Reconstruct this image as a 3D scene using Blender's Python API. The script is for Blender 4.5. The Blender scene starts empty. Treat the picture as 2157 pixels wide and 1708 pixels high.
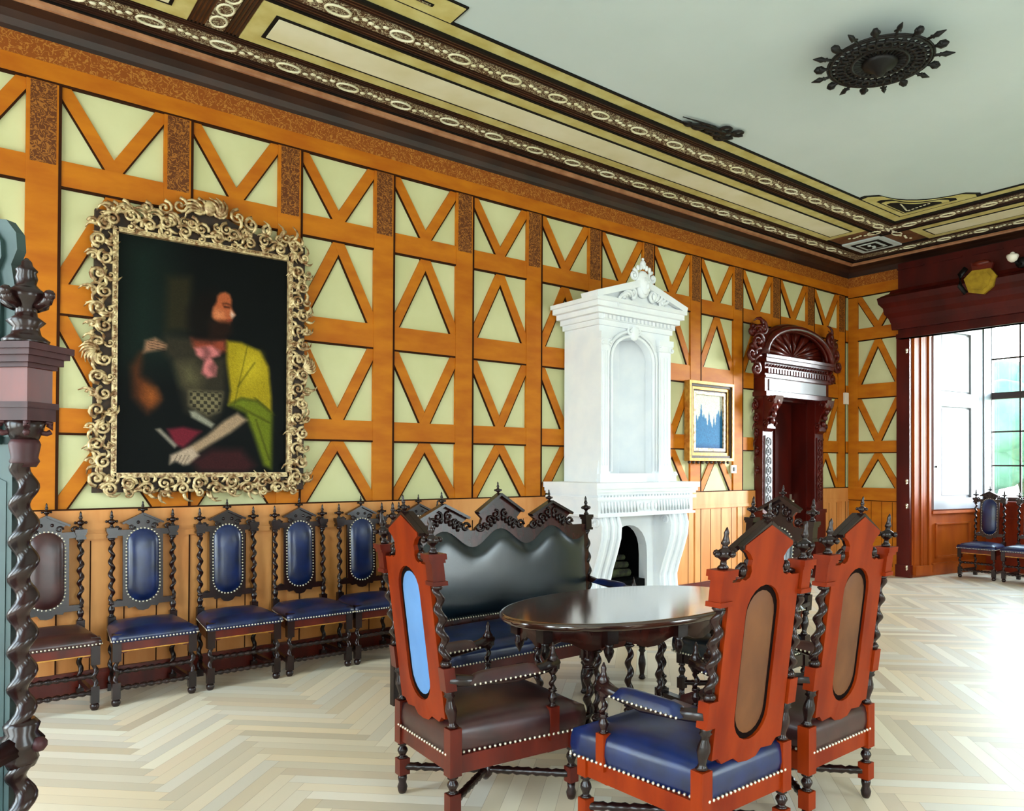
import bpy, bmesh, math, random
import numpy as np
from mathutils import Vector, Matrix
R = random.Random(7)
PI = math.pi
SC = bpy.context.scene
COL = SC.collection

# ------------------------------------------------------------------ helpers
class MB:
    """collects geometry; build() links it as ONE mesh object"""
    def __init__(s, xf=None):
        s.v = []; s.f = []; s.m = []; s.sm = []; s.xf = xf
    def add(s, vs, fs, mat=0, smooth=False, M=None):
        b = len(s.v)
        for v in vs:
            v = Vector(v)
            if M is not None: v = M @ v
            s.v.append(s.xf(v) if s.xf else v)
        for f in fs:
            s.f.append([b + i for i in f]); s.m.append(mat); s.sm.append(smooth)
        return s
    def box(s, x0, x1, y0, y1, z0, z1, mat=0, M=None):
        if x0 > x1: x0, x1 = x1, x0
        if y0 > y1: y0, y1 = y1, y0
        if z0 > z1: z0, z1 = z1, z0
        vs = [(x0,y0,z0),(x1,y0,z0),(x1,y1,z0),(x0,y1,z0),(x0,y0,z1),(x1,y0,z1),(x1,y1,z1),(x0,y1,z1)]
        return s.add(vs, [(0,3,2,1),(4,5,6,7),(0,1,5,4),(1,2,6,5),(2,3,7,6),(3,0,4,7)], mat, False, M)
    def bar(s, a, b, w, h, mat=0, up=(0,0,1)):
        """box beam from a to b, w wide (sideways) and h high (towards up)"""
        a = Vector(a); b = Vector(b); d = (b-a).normalized(); u = Vector(up)
        sd = d.cross(u).normalized(); u = sd.cross(d).normalized()
        vs = []
        for p in (a, b):
            for i, j in ((-1,-1),(1,-1),(1,1),(-1,1)): vs.append(p + sd*(i*w/2) + u*(j*h/2))
        return s.add(vs, [(3,2,1,0),(4,5,6,7),(0,1,5,4),(1,2,6,5),(2,3,7,6),(3,0,4,7)], mat)
    def prism(s, outer, t0, t1, ax='yz', holes=(), mat=0, smooth=False, M=None):
        """outline in the plane ax extruded along the third axis from t0 to t1"""
        def P(u, w, t):
            return {'yz': (t,u,w), 'xz': (u,t,w), 'xy': (u,w,t)}[ax]
        if not holes:
            n = len(outer)
            vs = [P(u,w,t0) for u,w in outer] + [P(u,w,t1) for u,w in outer]
            s.add(vs, [list(range(n))[::-1], list(range(n,2*n))], mat, smooth, M)
            s.add(vs, [(i,(i+1)%n,n+(i+1)%n,n+i) for i in range(n)], mat, smooth, M)
            return s
        bm = bmesh.new(); edges = []
        for lp in [outer] + list(holes):
            vv = [bm.verts.new((u,w,0)) for u,w in lp]
            edges += [bm.edges.new((vv[i],vv[(i+1)%len(vv)])) for i in range(len(vv))]
        bmesh.ops.triangle_fill(bm, use_beauty=True, edges=edges)
        bm.verts.index_update()
        pts = [(v.co.x,v.co.y) for v in bm.verts]; tri = [[v.index for v in f.verts] for f in bm.faces]
        bm.free()
        s.add([P(u,w,t0) for u,w in pts], tri, mat, smooth, M)
        s.add([P(u,w,t1) for u,w in pts], tri, mat, smooth, M)
        for lp in [outer] + list(holes):
            n = len(lp)
            s.add([P(u,w,t0) for u,w in lp] + [P(u,w,t1) for u,w in lp], [(i,(i+1)%n,n+(i+1)%n,n+i) for i in range(n)], mat, smooth, M)
        return s
    def lathe(s, cx, cy, prof, seg=12, mat=0, M=None):
        vs = []; fs = []
        for r, z in prof:
            for k in range(seg):
                a = 2*PI*k/seg; vs.append((cx+r*math.cos(a), cy+r*math.sin(a), z))
        for i in range(len(prof)-1):
            for k in range(seg):
                k2 = (k+1) % seg; fs.append((i*seg+k, i*seg+k2, (i+1)*seg+k2, (i+1)*seg+k))
        s.add(vs, fs, mat, True, M)
        n = len(prof)-1
        s.add([vs[k] for k in range(seg)], [list(range(seg))[::-1]], mat, False, M)
        return s.add([vs[n*seg+k] for k in range(seg)], [list(range(seg))], mat, False, M)
    def twist(s, cx, cy, z0, z1, r, e, turns, mat=0, seg=10, hand=1, taper=0.15):
        """barley-twist shaft"""
        n = max(6, int(turns*9)); vs = []; fs = []
        for i in range(n+1):
            t = i/n; a = hand*2*PI*turns*t; rr = r*(1-taper*abs(2*t-1))
            ox, oy = cx+e*math.cos(a), cy+e*math.sin(a)
            for k in range(seg):
                b = 2*PI*k/seg; vs.append((ox+rr*math.cos(b), oy+rr*math.sin(b), z0+(z1-z0)*t))
        for i in range(n):
            for k in range(seg):
                k2 = (k+1)%seg; fs.append((i*seg+k,i*seg+k2,(i+1)*seg+k2,(i+1)*seg+k))
        return s.add(vs, fs, mat, True)
    def tube(s, pts, rad, seg=6, mat=0, up=(0,0,1), flat=1.0, closed=False):
        pts = [Vector(p) for p in pts]; n = len(pts)
        if not hasattr(rad, '__len__'): rad = [rad]*n
        vs = []; fs = []; u0 = Vector(up)
        for i, p in enumerate(pts):
            if closed: d = pts[(i+1)%n]-pts[i-1]
            else: d = pts[min(i+1,n-1)]-pts[max(i-1,0)]
            d = d.normalized() if d.length > 1e-9 else Vector((1,0,0))
            sd = d.cross(u0)
            if sd.length < 1e-4: sd = d.cross(Vector((1,0.3,0)))
            sd.normalize(); u = sd.cross(d).normalized()
            for k in range(seg):
                a = 2*PI*k/seg; vs.append(p + sd*(rad[i]*math.cos(a)) + u*(rad[i]*flat*math.sin(a)))
        m = n if closed else n-1
        for i in range(m):
            j = (i+1)%n
            for k in range(seg):
                k2 = (k+1)%seg; fs.append((i*seg+k,i*seg+k2,j*seg+k2,j*seg+k))
        if not closed: fs += [list(range(seg))[::-1], [(n-1)*seg+k for k in range(seg)]]
        return s.add(vs, fs, mat, True)
    def ball(s, c, r, seg=8, rings=5, mat=0, M=None):
        rx, ry, rz = (r,r,r) if not hasattr(r,'__len__') else r
        vs = [(c[0],c[1],c[2]-rz)]; fs = []
        for i in range(1, rings):
            p = -PI/2+PI*i/rings
            for k in range(seg):
                a = 2*PI*k/seg; vs.append((c[0]+rx*math.cos(p)*math.cos(a), c[1]+ry*math.cos(p)*math.sin(a), c[2]+rz*math.sin(p)))
        vs.append((c[0],c[1],c[2]+rz)); t = len(vs)-1
        for k in range(seg): fs.append((0, 1+(k+1)%seg, 1+k)); fs.append((t, 1+(rings-2)*seg+k, 1+(rings-2)*seg+(k+1)%seg))
        for i in range(rings-2):
            for k in range(seg):
                k2 = (k+1)%seg; fs.append((1+i*seg+k,1+i*seg+k2,1+(i+1)*seg+k2,1+(i+1)*seg+k))
        return s.add(vs, fs, mat, True, M)
    def grid(s, fn, nu, nv, mat=0, smooth=True):
        vs = [fn(i/nu, j/nv) for i in range(nu+1) for j in range(nv+1)]
        return s.add(vs, [(i*(nv+1)+j,(i+1)*(nv+1)+j,(i+1)*(nv+1)+j+1,i*(nv+1)+j+1) for i in range(nu) for j in range(nv)], mat, smooth)
    def build(s, name, mats, parent=None, world=None, label=None):
        if not isinstance(mats, (list,tuple)): mats = [mats]
        me = bpy.data.meshes.new(name)
        off = Vector(world) if world is not None else Vector((0,0,0))
        me.from_pydata([tuple(v-off) for v in s.v], [], s.f)
        for m in mats: me.materials.append(m)
        me.polygons.foreach_set('material_index', s.m); me.polygons.foreach_set('use_smooth', s.sm)
        bm = bmesh.new(); bm.from_mesh(me); bmesh.ops.remove_doubles(bm, verts=bm.verts, dist=1e-5)
        bmesh.ops.recalc_face_normals(bm, faces=bm.faces); bm.to_mesh(me); bm.free(); me.update()
        o = bpy.data.objects.new(name, me); COL.objects.link(o)
        if parent is not None: o.parent = parent
        if label: o['label'] = label
        return o

def tag(o, label, cat, group=None):
    o['label'] = label; o['category'] = cat
    if group: o['group'] = group
    return o
def thing(name, label, cat, loc=(0,0,0), rz=0.0, group=None):
    o = bpy.data.objects.new(name, None); COL.objects.link(o)
    o.empty_display_size = .1; o.location = loc; o.rotation_euler = (0,0,rz)
    return tag(o, label, cat, group)
def struct(o):
    o['kind'] = 'structure'; return o
def sroot(name, loc=(0,0,0)):
    o = bpy.data.objects.new(name, None); COL.objects.link(o); o.location = loc; return struct(o)
def copy_tree(o, loc, rz, label, group=None):
    r = o.copy(); COL.objects.link(r); r.location = loc; r.rotation_euler = (0,0,rz); r['label'] = label
    if group: r['group'] = group
    for c in o.children:
        d = c.copy(); COL.objects.link(d); d.parent = r
        for g in c.children:
            h = g.copy(); COL.objects.link(h); h.parent = d
    return r
def arc(cx, cy, r, a0, a1, n):
    return [(cx+r*math.cos(a0+(a1-a0)*i/n), cy+r*math.sin(a0+(a1-a0)*i/n)) for i in range(n+1)]
def stadium(hw, z0, z1, n=8, cy=0):
    return arc(cy, z0+hw, hw, PI, 2*PI, n) + arc(cy, z1-hw, hw, 0, PI, n)

def even(pts, step):
    """points spaced evenly along a closed outline"""
    out = []; acc = 0.0; n = len(pts)
    for i in range(n):
        a, b = pts[i], pts[(i+1)%n]; L_ = math.hypot(b[0]-a[0], b[1]-a[1])
        if L_ < 1e-9: continue
        while acc <= L_: t = acc/L_; out.append((a[0]+(b[0]-a[0])*t, a[1]+(b[1]-a[1])*t)); acc += step
        acc -= L_
    return out
# ------------------------------------------------------------------ materials
def S(r, g, b):
    f = lambda c: (c/255/12.92 if c/255 <= .04045 else ((c/255+.055)/1.055)**2.4)
    return (f(r), f(g), f(b), 1)
def mat(name, c, c2=None, rough=.5, spec=.5, metal=0.0, scale=(6,6,6), detail=4, lo=.35, hi=.65, bump=0.0, coat=0.0, sheen=0.0):
    m = bpy.data.materials.new(name); m.use_nodes = True; nt = m.node_tree; N = nt.nodes; L = nt.links
    b = N['Principled BSDF']; b.inputs['Roughness'].default_value = rough
    b.inputs['Specular IOR Level'].default_value = spec; b.inputs['Metallic'].default_value = metal
    b.inputs['Coat Weight'].default_value = coat; b.inputs['Coat Roughness'].default_value = .12
    b.inputs['Base Color'].default_value = c
    if c2 is not None or bump:
        tc = N.new('ShaderNodeTexCoord'); mp = N.new('ShaderNodeMapping'); mp.inputs['Scale'].default_value = scale
        no = N.new('ShaderNodeTexNoise'); no.inputs['Scale'].default_value = 1; no.inputs['Detail'].default_value = detail
        L.new(tc.outputs['Object'], mp.inputs['Vector']); L.new(mp.outputs['Vector'], no.inputs['Vector'])
        if c2 is not None:
            cr = N.new('ShaderNodeValToRGB'); cr.color_ramp.elements[0].position = lo; cr.color_ramp.elements[1].position = hi
            cr.color_ramp.elements[0].color = c; cr.color_ramp.elements[1].color = c2
            L.new(no.outputs['Fac'], cr.inputs['Fac']); L.new(cr.outputs['Color'], b.inputs['Base Color'])
        if bump:
            bu = N.new('ShaderNodeBump'); bu.inputs['Strength'].default_value = bump; bu.inputs['Distance'].default_value = .01
            L.new(no.outputs['Fac'], bu.inputs['Height']); L.new(bu.outputs['Normal'], b.inputs['Normal'])
    return m
def filigree(name, dark, light, scale=9.0, freq=26.0, cut=.25, rough=.6, spec=.3, base_mix=None):
    """scrolling painted ornament: thin closed loops of light colour over a dark ground"""
    m = bpy.data.materials.new(name); m.use_nodes = True; nt = m.node_tree; N = nt.nodes; L = nt.links
    b = N['Principled BSDF']; b.inputs['Roughness'].default_value = rough; b.inputs['Specular IOR Level'].default_value = spec
    tc = N.new('ShaderNodeTexCoord'); no = N.new('ShaderNodeTexNoise'); no.inputs['Scale'].default_value = scale
    no.inputs['Detail'].default_value = 1.2; no.inputs['Distortion'].default_value = .8
    L.new(tc.outputs['Object'], no.inputs['Vector'])
    mu = N.new('ShaderNodeMath'); mu.operation = 'MULTIPLY'; mu.inputs[1].default_value = freq
    si = N.new('ShaderNodeMath'); si.operation = 'SINE'
    L.new(no.outputs['Fac'], mu.inputs[0]); L.new(mu.outputs[0], si.inputs[0])
    cr = N.new('ShaderNodeValToRGB'); cr.color_ramp.elements[0].position = cut; cr.color_ramp.elements[1].position = min(1, cut+.25)
    cr.color_ramp.elements[0].color = dark; cr.color_ramp.elements[1].color = light
    L.new(si.outputs[0], cr.inputs['Fac']); L.new(cr.outputs['Color'], b.inputs['Base Color'])
    return m
def attr_mat(name, rough=.5, spec=.4, coat=0.0):
    m = bpy.data.materials.new(name); m.use_nodes = True; nt = m.node_tree; b = nt.nodes['Principled BSDF']
    a = nt.nodes.new('ShaderNodeAttribute'); a.attribute_name = 'paint'
    nt.links.new(a.outputs['Color'], b.inputs['Base Color']); b.inputs['Roughness'].default_value = rough
    b.inputs['Specular IOR Level'].default_value = spec; b.inputs['Coat Weight'].default_value = coat; b.inputs['Coat Roughness'].default_value = .15
    return m

TIMBER = mat('timber_orange', S(198,117,13), S(176,93,7), rough=.6, spec=.25, scale=(3,3,9), lo=.3, hi=.7)
CARVED = filigree('timber_painted_ornament', S(96,48,12), S(158,98,34), scale=30, freq=30, cut=.3)
FRIEZE = filigree('frieze_painted_ornament', S(142,72,14), S(180,116,44), scale=26, freq=26, cut=.5)
PLASTER = mat('cream_plaster', S(213,211,164), S(203,201,152), rough=.85, spec=.2, scale=(2,2,2))
DARK_LINE = mat('dark_line', S(52,24,8), rough=.8, spec=.1)  # thin dark strips along timber edges and between wainscot boards
WAINS = mat('wainscot_wood', S(218,150,84), S(200,124,58), rough=.5, spec=.4, scale=(6,6,1.2))
MAHOG = mat('mahogany', S(88,16,6), S(66,9,3), rough=.34, scale=(4,4,1.5), spec=.4)
MAHOG_D = mat('dark_mahogany', S(78,13,5), S(56,7,3), rough=.45, scale=(4,4,1.5), spec=.25)
ORANGEWOOD = mat('niche_panel_wood', S(176,84,18), S(150,62,11), rough=.36, scale=(5,5,1.2), spec=.5)
GLAREWOOD = mat('wood_glare_pale', S(158,158,164), S(146,146,152), rough=.42, spec=.35, scale=(3,3,.8))  # wood with glare and reflections put into its pale colour
CARV_D = mat('dark_carved_wood', S(40,16,14), S(22,9,8), rough=.25, spec=.45, scale=(18,18,6))
REDW = mat('red_brown_wood', S(142,46,4), S(118,31,2), rough=.42, spec=.16, scale=(9,9,2.2))
CARV_S = mat('settee_carved_wood', S(64,21,14), S(38,12,9), rough=.26, spec=.45, scale=(14,14,6))
CARV_M = mat('dull_carved_wood', S(70,34,36), S(48,22,24), rough=.48, spec=.3, scale=(14,14,6))
REDW_D = mat('red_brown_rail', S(100,27,12), S(74,17,8), rough=.32, spec=.4, scale=(12,12,3))
BLUE_SHEEN_L = mat('blue_sheen_leather', S(9,32,84), S(4,15,46), rough=.31, spec=.65, scale=(7,7,7), bump=.15)  # blue window reflection on dark leather put into its colour
BROWN_L = mat('brown_leather', S(66,30,28), S(40,17,18), rough=.34, spec=.65, scale=(7,7,7), bump=.15)
TEAL_L = mat('teal_black_leather', S(10,27,36), S(5,15,22), rough=.27, spec=.8, scale=(4,4,4), bump=.12)
LINING = mat('brown_back_lining', S(112,66,32), S(86,46,20), rough=.55, spec=.4, scale=(5,5,3))
LINING_SKY = mat('back_lining_sky_sheen', S(100,146,200), S(86,132,188), rough=.55, spec=.4, scale=(5,5,3))  # lining facing the windows, blue sky reflection put into its colour
DEEP = mat('deep_shadow_recess', S(20,10,8), rough=.9, spec=.05)
BRASS = mat('brass_nail', S(236,224,200), rough=.28, metal=.8)
GOLD = mat('gilded_carving', S(218,194,146), S(126,88,50), rough=.38, metal=.3, spec=.6, scale=(26,26,26), lo=.4, hi=.62)
GOLD_D = mat('gilding_ground', S(62,40,22), S(40,26,15), rough=.6, metal=.1, scale=(30,30,30))
GOLD2 = mat('gold_moulding', S(206,150,66), S(172,112,40), rough=.34, metal=.5, scale=(20,20,20))
WHITE = mat('white_stucco', S(248,250,252), S(240,244,249), rough=.6, spec=.3, scale=(5,5,5), bump=.05)
SOOT = mat('soot', S(14,13,13), S(6,6,6), rough=.9, spec=.1, scale=(6,6,6))
LOG = mat('log_bark', S(78,86,48), S(34,30,20), rough=.8, scale=(14,14,14))
CEIL = mat('ceiling_grey_green', S(198,209,208), S(190,202,201), rough=.8, spec=.2, scale=(.7,.7,.7))
BAND = filigree('ceiling_border_scrolls', S(78,50,28), S(190,182,150), scale=24, freq=34, cut=.5)
BAND_D = mat('ceiling_border_ground', S(118,74,42), S(92,54,28), rough=.6, scale=(8,8,8))
OCHRE = mat('ochre_stripe', S(202,191,126), S(182,166,94), rough=.7, scale=(6,6,6))
CREAMP = mat('cream_ceiling_panel', S(226,220,192), S(214,206,166), rough=.75, scale=(2,2,2))
BLACK = mat('black_line', S(16,12,8), rough=.7, spec=.2)
COVE = mat('dark_cove_wood', S(54,26,12), S(34,14,7), rough=.45, scale=(3,3,6))
PINKB = mat('cornice_light_band', S(170,120,84), S(146,96,62), rough=.5, scale=(10,10,10))
IRON = mat('wrought_iron', S(14,10,9), rough=.5, metal=.4)
TABLETOP = mat('polished_table_top', S(70,36,24), S(48,22,15), rough=.12, spec=.9, scale=(3,12,3), coat=1.0)
GREEN_L = mat('dark_green_leather', S(52,74,72), S(38,56,56), rough=.5, spec=.5, scale=(4,4,4))
ROOF_PL = mat('plain_plaster', S(226,222,206), rough=.9, spec=.1)
SHIELD = mat('yellow_gold_shield', S(178,146,34), S(148,116,18), rough=.4, metal=.2, scale=(14,14,14))
IVORY = mat('ivory_plastic', S(236,230,216), rough=.4)
FOLI = mat('foliage', S(74,104,88), S(52,80,70), rough=.8, spec=.1, scale=(1.5,1.5,1.5))
TRUNK = mat('trunk_bark', S(96,80,62), rough=.9, spec=.1)
LAWN = mat('lawn', S(170,186,150), S(150,170,132), rough=.95, spec=.05, scale=(.4,.4,.4))
PAINT = attr_mat('painted_canvas', rough=.5, spec=.08)
FLOORM = attr_mat('oak_parquet', rough=.40, spec=.5)
def glass_mat():
    m = bpy.data.materials.new('window_glass'); m.use_nodes = True; nt = m.node_tree; N = nt.nodes; L = nt.links
    N.remove(N['Principled BSDF']); o = N['Material Output']
    t = N.new('ShaderNodeBsdfTransparent'); t.inputs['Color'].default_value = (.96,.98,.98,1)
    g = N.new('ShaderNodeBsdfGlossy'); g.inputs['Roughness'].default_value = .03
    mx = N.new('ShaderNodeMixShader'); mx.inputs[0].default_value = .06
    L.new(t.outputs[0], mx.inputs[1]); L.new(g.outputs[0], mx.inputs[2]); L.new(mx.outputs[0], o.inputs['Surface'])
    return m
GLASS = glass_mat()

# ------------------------------------------------------------------ measures (metres; camera stands over the origin)
WY = 6.115; WX = 10.40; BX = -3.0; SY = -3.2        # timber wall, window wall, wall behind, wall to the right
PIT = .8114; P0 = .5613                             # bays of the timber wall
ZF = 4.096; CEILZ = 4.55; ZFT = 4.39
R1 = (3.402,3.584); R2 = (2.547,2.758); R3 = (1.746,1.922); RS = (1.051,1.24)

# ------------------------------------------------------------------ floor: herringbone oak strips, one mesh
def make_floor():
    Lp, w = .75, .083; ca = math.cos(PI/4)
    vs, fs, cs = [], [], []
    x0, x1, y0, y1 = BX-.1, 12.3, SY-.1, WY+.45
    tones = [(244,226,198),(247,232,208),(240,220,190),(245,228,201),(242,221,189),(249,236,216),(235,213,184)]
    def plank(a0, a1, b0, b1):
        cx, cy = (a0+a1)/2, (b0+b1)/2
        X, Y = (cx-cy)*ca+4, (cx+cy)*ca+1.5
        if not (x0-.6 < X < x1+.6 and y0-.6 < Y < y1+.6): return
        b = len(vs); g = .0006
        for a, c in ((a0+g,b0+g),(a1-g,b0+g),(a1-g,b1-g),(a0+g,b1-g)):
            px, py = (a-c)*ca+4, (a+c)*ca+1.5
            vs.append((min(max(px,x0),x1), min(max(py,y0),y1), 0.0))
        fs.append((b,b+1,b+2,b+3)); t = R.choice(tones); k = R.uniform(.92,1.05)
        cs.append(S(min(255,t[0]*k),min(255,t[1]*k),min(255,t[2]*k)))
    for m in range(-14, 15):
        for k in range(-170, 171):
            ox, oy = m*Lp+k*w, -m*Lp+k*w
            plank(ox, ox+Lp, oy, oy+w); plank(ox+Lp, ox+Lp+w, oy+w-Lp, oy+w)
    b = len(vs)
    vs += [(x0,y0,-.002),(x1,y0,-.002),(x1,y1,-.002),(x0,y1,-.002),(x0,y0,-.2),(x1,y0,-.2),(x1,y1,-.2),(x0,y1,-.2)]
    sub = [(0,1,2,3),(7,6,5,4),(0,4,5,1),(1,5,6,2),(2,6,7,3),(3,7,4,0)]
    fs += [tuple(b+i for i in f) for f in sub]; cs += [S(176,140,104)]*6
    me = bpy.data.meshes.new('floor'); me.from_pydata(vs, [], fs); me.materials.append(FLOORM)
    at = me.color_attributes.new('paint', 'FLOAT_COLOR', 'CORNER')
    arr = np.array([c for f, c in zip(fs, cs) for _ in f], dtype=np.float32); at.data.foreach_set('color', arr.ravel())
    o = bpy.data.objects.new('floor', me); COL.objects.link(o); return struct(o)
make_floor()

# ------------------------------------------------------------------ timber wall
DX0, DX1, DZ = 8.34, 9.32, 2.46      # doorway
def wall_left():
    m = MB()
    m.box(BX-.3, DX0, WY, WY+.5, 0, 4.9); m.box(DX1, 12.6, WY, WY+.5, 0, 4.9); m.box(DX0, DX1, WY, WY+.5, DZ, 4.9)
    w = struct(m.build('wall_left', PLASTER))
    def bay_x(i): return P0+(i-1)*PIT, P0+i*PIT-.192        # clear panel left of post i
    fr = MB(); fr.box(BX, WX, WY-.034, WY, ZF, ZFT-.06); fr.box(BX, WX, WY-.036, WY, ZF-.012, ZF, 1)
    fr.box(BX, WX, WY-.037, WY, ZF+.12, ZF+.27, 2)
    fr.build('frieze', [TIMBER, DARK_LINE, FRIEZE], w)
    for nm, (a, b) in (('rail',R1),('rail',R2),('rail',R3)):
        q = MB(); 
        for x0, x1 in (((BX,DX0-.25),(DX1+.3,WX)) if b < 3 else ((BX,WX),)):
            q.box(x0, x1, WY-.026, WY, a, b); q.box(x0, x1, WY-.0275, WY, a-.004, a+.011, 1)
        q.build(nm, [TIMBER, DARK_LINE], w)
    for i in range(-4, 13):
        x1 = P0+i*PIT; x0 = x1-.192
        if x0 < BX or (DX0-.1 < x1 and x0 < DX1+.1):
            zlo = 3.2 if x0 > 0 else 9
        else: zlo = RS[0]
        if zlo < 5:
            q = MB(); q.box(x0, x1, WY-.03, WY, zlo, ZF); q.box(x1-.014, x1+.004, WY-.0315, WY, zlo, ZF+.2, 1)
            q.box(x0+.022, x1-.026, WY-.0325, WY, R1[1]-.04, ZF-.015, 2)
            q.build('post', [TIMBER, DARK_LINE, CARVED], w)
    rows = ((R1[1], ZF, -1), (R2[1], R1[0], 1), (R3[1], R2[0], -1), (RS[1], R3[0], 1))
    for i in range(-2, 14):
        xa, xb = bay_x(i); xb = min(xb, WX)
        if xa < BX: continue
        xc = (xa+xb)/2
        for (z0, z1, s) in rows:
            if xb > DX0-.2 and xa < DX1+.15 and z1 < 3.3: continue
            if i == 13 and z0 < 5 : continue
            q = MB()
            for sd in (-1, 1):
                xe = xa if sd < 0 else xb
                zt, zb = z1, z0
                A = Vector((xe, 0, zt if s < 0 else zb)); B = Vector((xc, 0, zb if s < 0 else zt))
                d = (B-A).normalized(); A = A-d*.03; B = B+d*.02
                n = Vector((-d.z, 0, d.x)); 
                if n.z > 0: n = -n                          # downwards side carries the dark line
                h = .043
                pts = [A-n*h, B-n*h, B+n*h, A+n*h]
                q.prism([(p.x,p.z) for p in pts], WY-.018-.0006*sd, WY+.002+.001*sd, 'xz')
                pl = [A+n*(h-.002), B+n*(h-.002), B+n*(h+.011), A+n*(h+.011)]
                q.prism([(p.x,p.z) for p in pl], WY-.0168-.0003*sd, WY+.0045+.001*sd, 'xz', mat=1)
            q.build('brace', [TIMBER, DARK_LINE], w)
    ws = MB()
    for x0, x1 in ((BX, DX0-.22), (DX1+.25, WX)):
        ws.box(x0, x1, WY-.034, WY, RS[0], RS[1]); ws.box(x0, x1, WY-.04, WY, RS[0]-.02, RS[0]+.02)
        ws.box(x0, x1, WY-.018, WY, 0, RS[0]-.02)
        ws.box(x0, x1, WY-.0355, WY, RS[1]-.008, RS[1]+.002, 1)
        x = x0+.1
        while x < x1-.03:
            ws.box(x, x+.008, WY-.0192, WY, .14, RS[0]-.03, 1); x += .2028
    for i in range(-3, 13):
        x1 = P0+i*PIT
        if DX0-.3 < x1 < DX1+.35: continue
        ws.box(x1-.1, x1, WY-.028, WY, .12, RS[0]-.02); ws.box(x1-.006, x1+.004, WY-.029, WY, .12, RS[1], 1)
    ws.build('wainscot', [WAINS, DARK_LINE], w)
    return w
wall_left()
m = MB()
for x0, x1 in ((BX, DX0-.22), (DX1+.25, WX)):
    m.box(x0, x1, WY-.045, WY-.018, 0, .12); m.box(x0, x1, WY-.04, WY-.018, .12, .14)
struct(m.build('baseboard_left', REDW_D))

# ------------------------------------------------------------------ window wall (far), two deep niches
N1 = (2.75, 5.15); NH = 3.95; GX = 12.2
def wall_far():
    m = MB(); ya, yb = SY-.3, WY
    for y0, y1 in ((N1[1], yb), (ya, N1[0])): m.box(WX, GX+.1, y0, y1, 0, 4.9)
    for y0, y1 in (N1,): m.box(WX, GX+.1, y0, y1, NH, 4.9)
    w = struct(m.build('wall_far', PLASTER))
    # timber panel between corner and niche
    fr = MB(); fr.box(WX-.034, WX, SY, WY-.034, ZF-.03, ZFT-.06); fr.box(WX-.036, WX, 5.1, WY-.034, ZF-.042, ZF-.03, 1); fr.box(WX-.037, WX, SY, WY-.037, ZF+.12, ZF+.27, 2)
    fr.build('frieze', [TIMBER, DARK_LINE, FRIEZE], w)
    y0, y1 = 5.31, 5.93
    for a, b in (R1, R2, R3):
        q = MB(); q.box(WX-.026, WX, 5.28, WY-.034, a, b); q.box(WX-.0275, WX, 5.28, WY-.034, a-.004, a+.011, 1); q.build('rail', [TIMBER, DARK_LINE], w)
    q = MB(); q.box(WX-.03, WX, 5.93, WY-.034, RS[0], ZF-.02); q.build('post', [TIMBER], w)
    yc = (y0+y1)/2
    for (z0, z1, s) in ((R1[1], ZF-.03, -1), (R2[1], R1[0], 1), (R3[1], R2[0], -1), (RS[1], R3[0], 1)):
        q = MB()
        for sd, ye in ((-1, y0), (1, y1)):
            A = Vector((0, ye, z1 if s < 0 else z0)); B = Vector((0, yc, z0 if s < 0 else z1))
            d = (B-A).normalized(); A = A-d*.03; B = B+d*.02; n = Vector((0,-d.z,d.y))
            if n.z > 0: n = -n
            h = .043
            q.prism([(p.y,p.z) for p in (A-n*h,B-n*h,B+n*h,A+n*h)], WX-.018-.0006*sd, WX+.002+.001*sd, 'yz')
            q.prism([(p.y,p.z) for p in (A+n*(h-.002),B+n*(h-.002),B+n*(h+.011),A+n*(h+.011))], WX-.0168-.0003*sd, WX+.0045+.001*sd, 'yz', mat=1)
        q.build('brace', [TIMBER, DARK_LINE], w)
    q = MB(); q.box(WX-.034, WX, 5.28, WY-.034, RS[0], RS[1]); q.box(WX-.018, WX, 5.28, WY-.034, 0, RS[0])
    for k in range(4): q.box(WX-.0195, WX, 5.4+k*.16, 5.406+k*.16, .12, RS[0]-.01, 1)
    q.box(WX-.0355, WX, 5.28, WY-.034, RS[0]-.004, RS[0]+.006, 1)
    q.build('wainscot', [TIMBER, DARK_LINE], w)
    return w
wall_far()
# plain walls behind and to the right of the camera, with their windows
WB = ((-2.5, -.5), (.5, 2.5), (3.5, 5.5)); WS = ((1.0, 2.6), (6.0, 7.8)); WZ = (.5, 3.5)
def pierced(name, fixed, lo, hi, opens, axis):
    m = MB(); cuts = [lo]
    for a, b in opens: cuts += [a, b]
    cuts.append(hi)
    def bx(a, b, z0, z1):
        if axis == 'y': m.box(fixed-.3, fixed, a, b, z0, z1)
        else: m.box(a, b, fixed-.3, fixed, z0, z1)
    for k in range(0, len(cuts), 2): bx(cuts[k], cuts[k+1], 0, 4.9)
    for a, b in opens: bx(a, b, 0, WZ[0]); bx(a, b, WZ[1], 4.9)
    return struct(m.build(name, ROOF_PL))
pierced('wall_near', BX, SY-.3, WY, WB, 'y')
pierced('wall_right', SY, BX, WX, WS, 'x')

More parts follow.
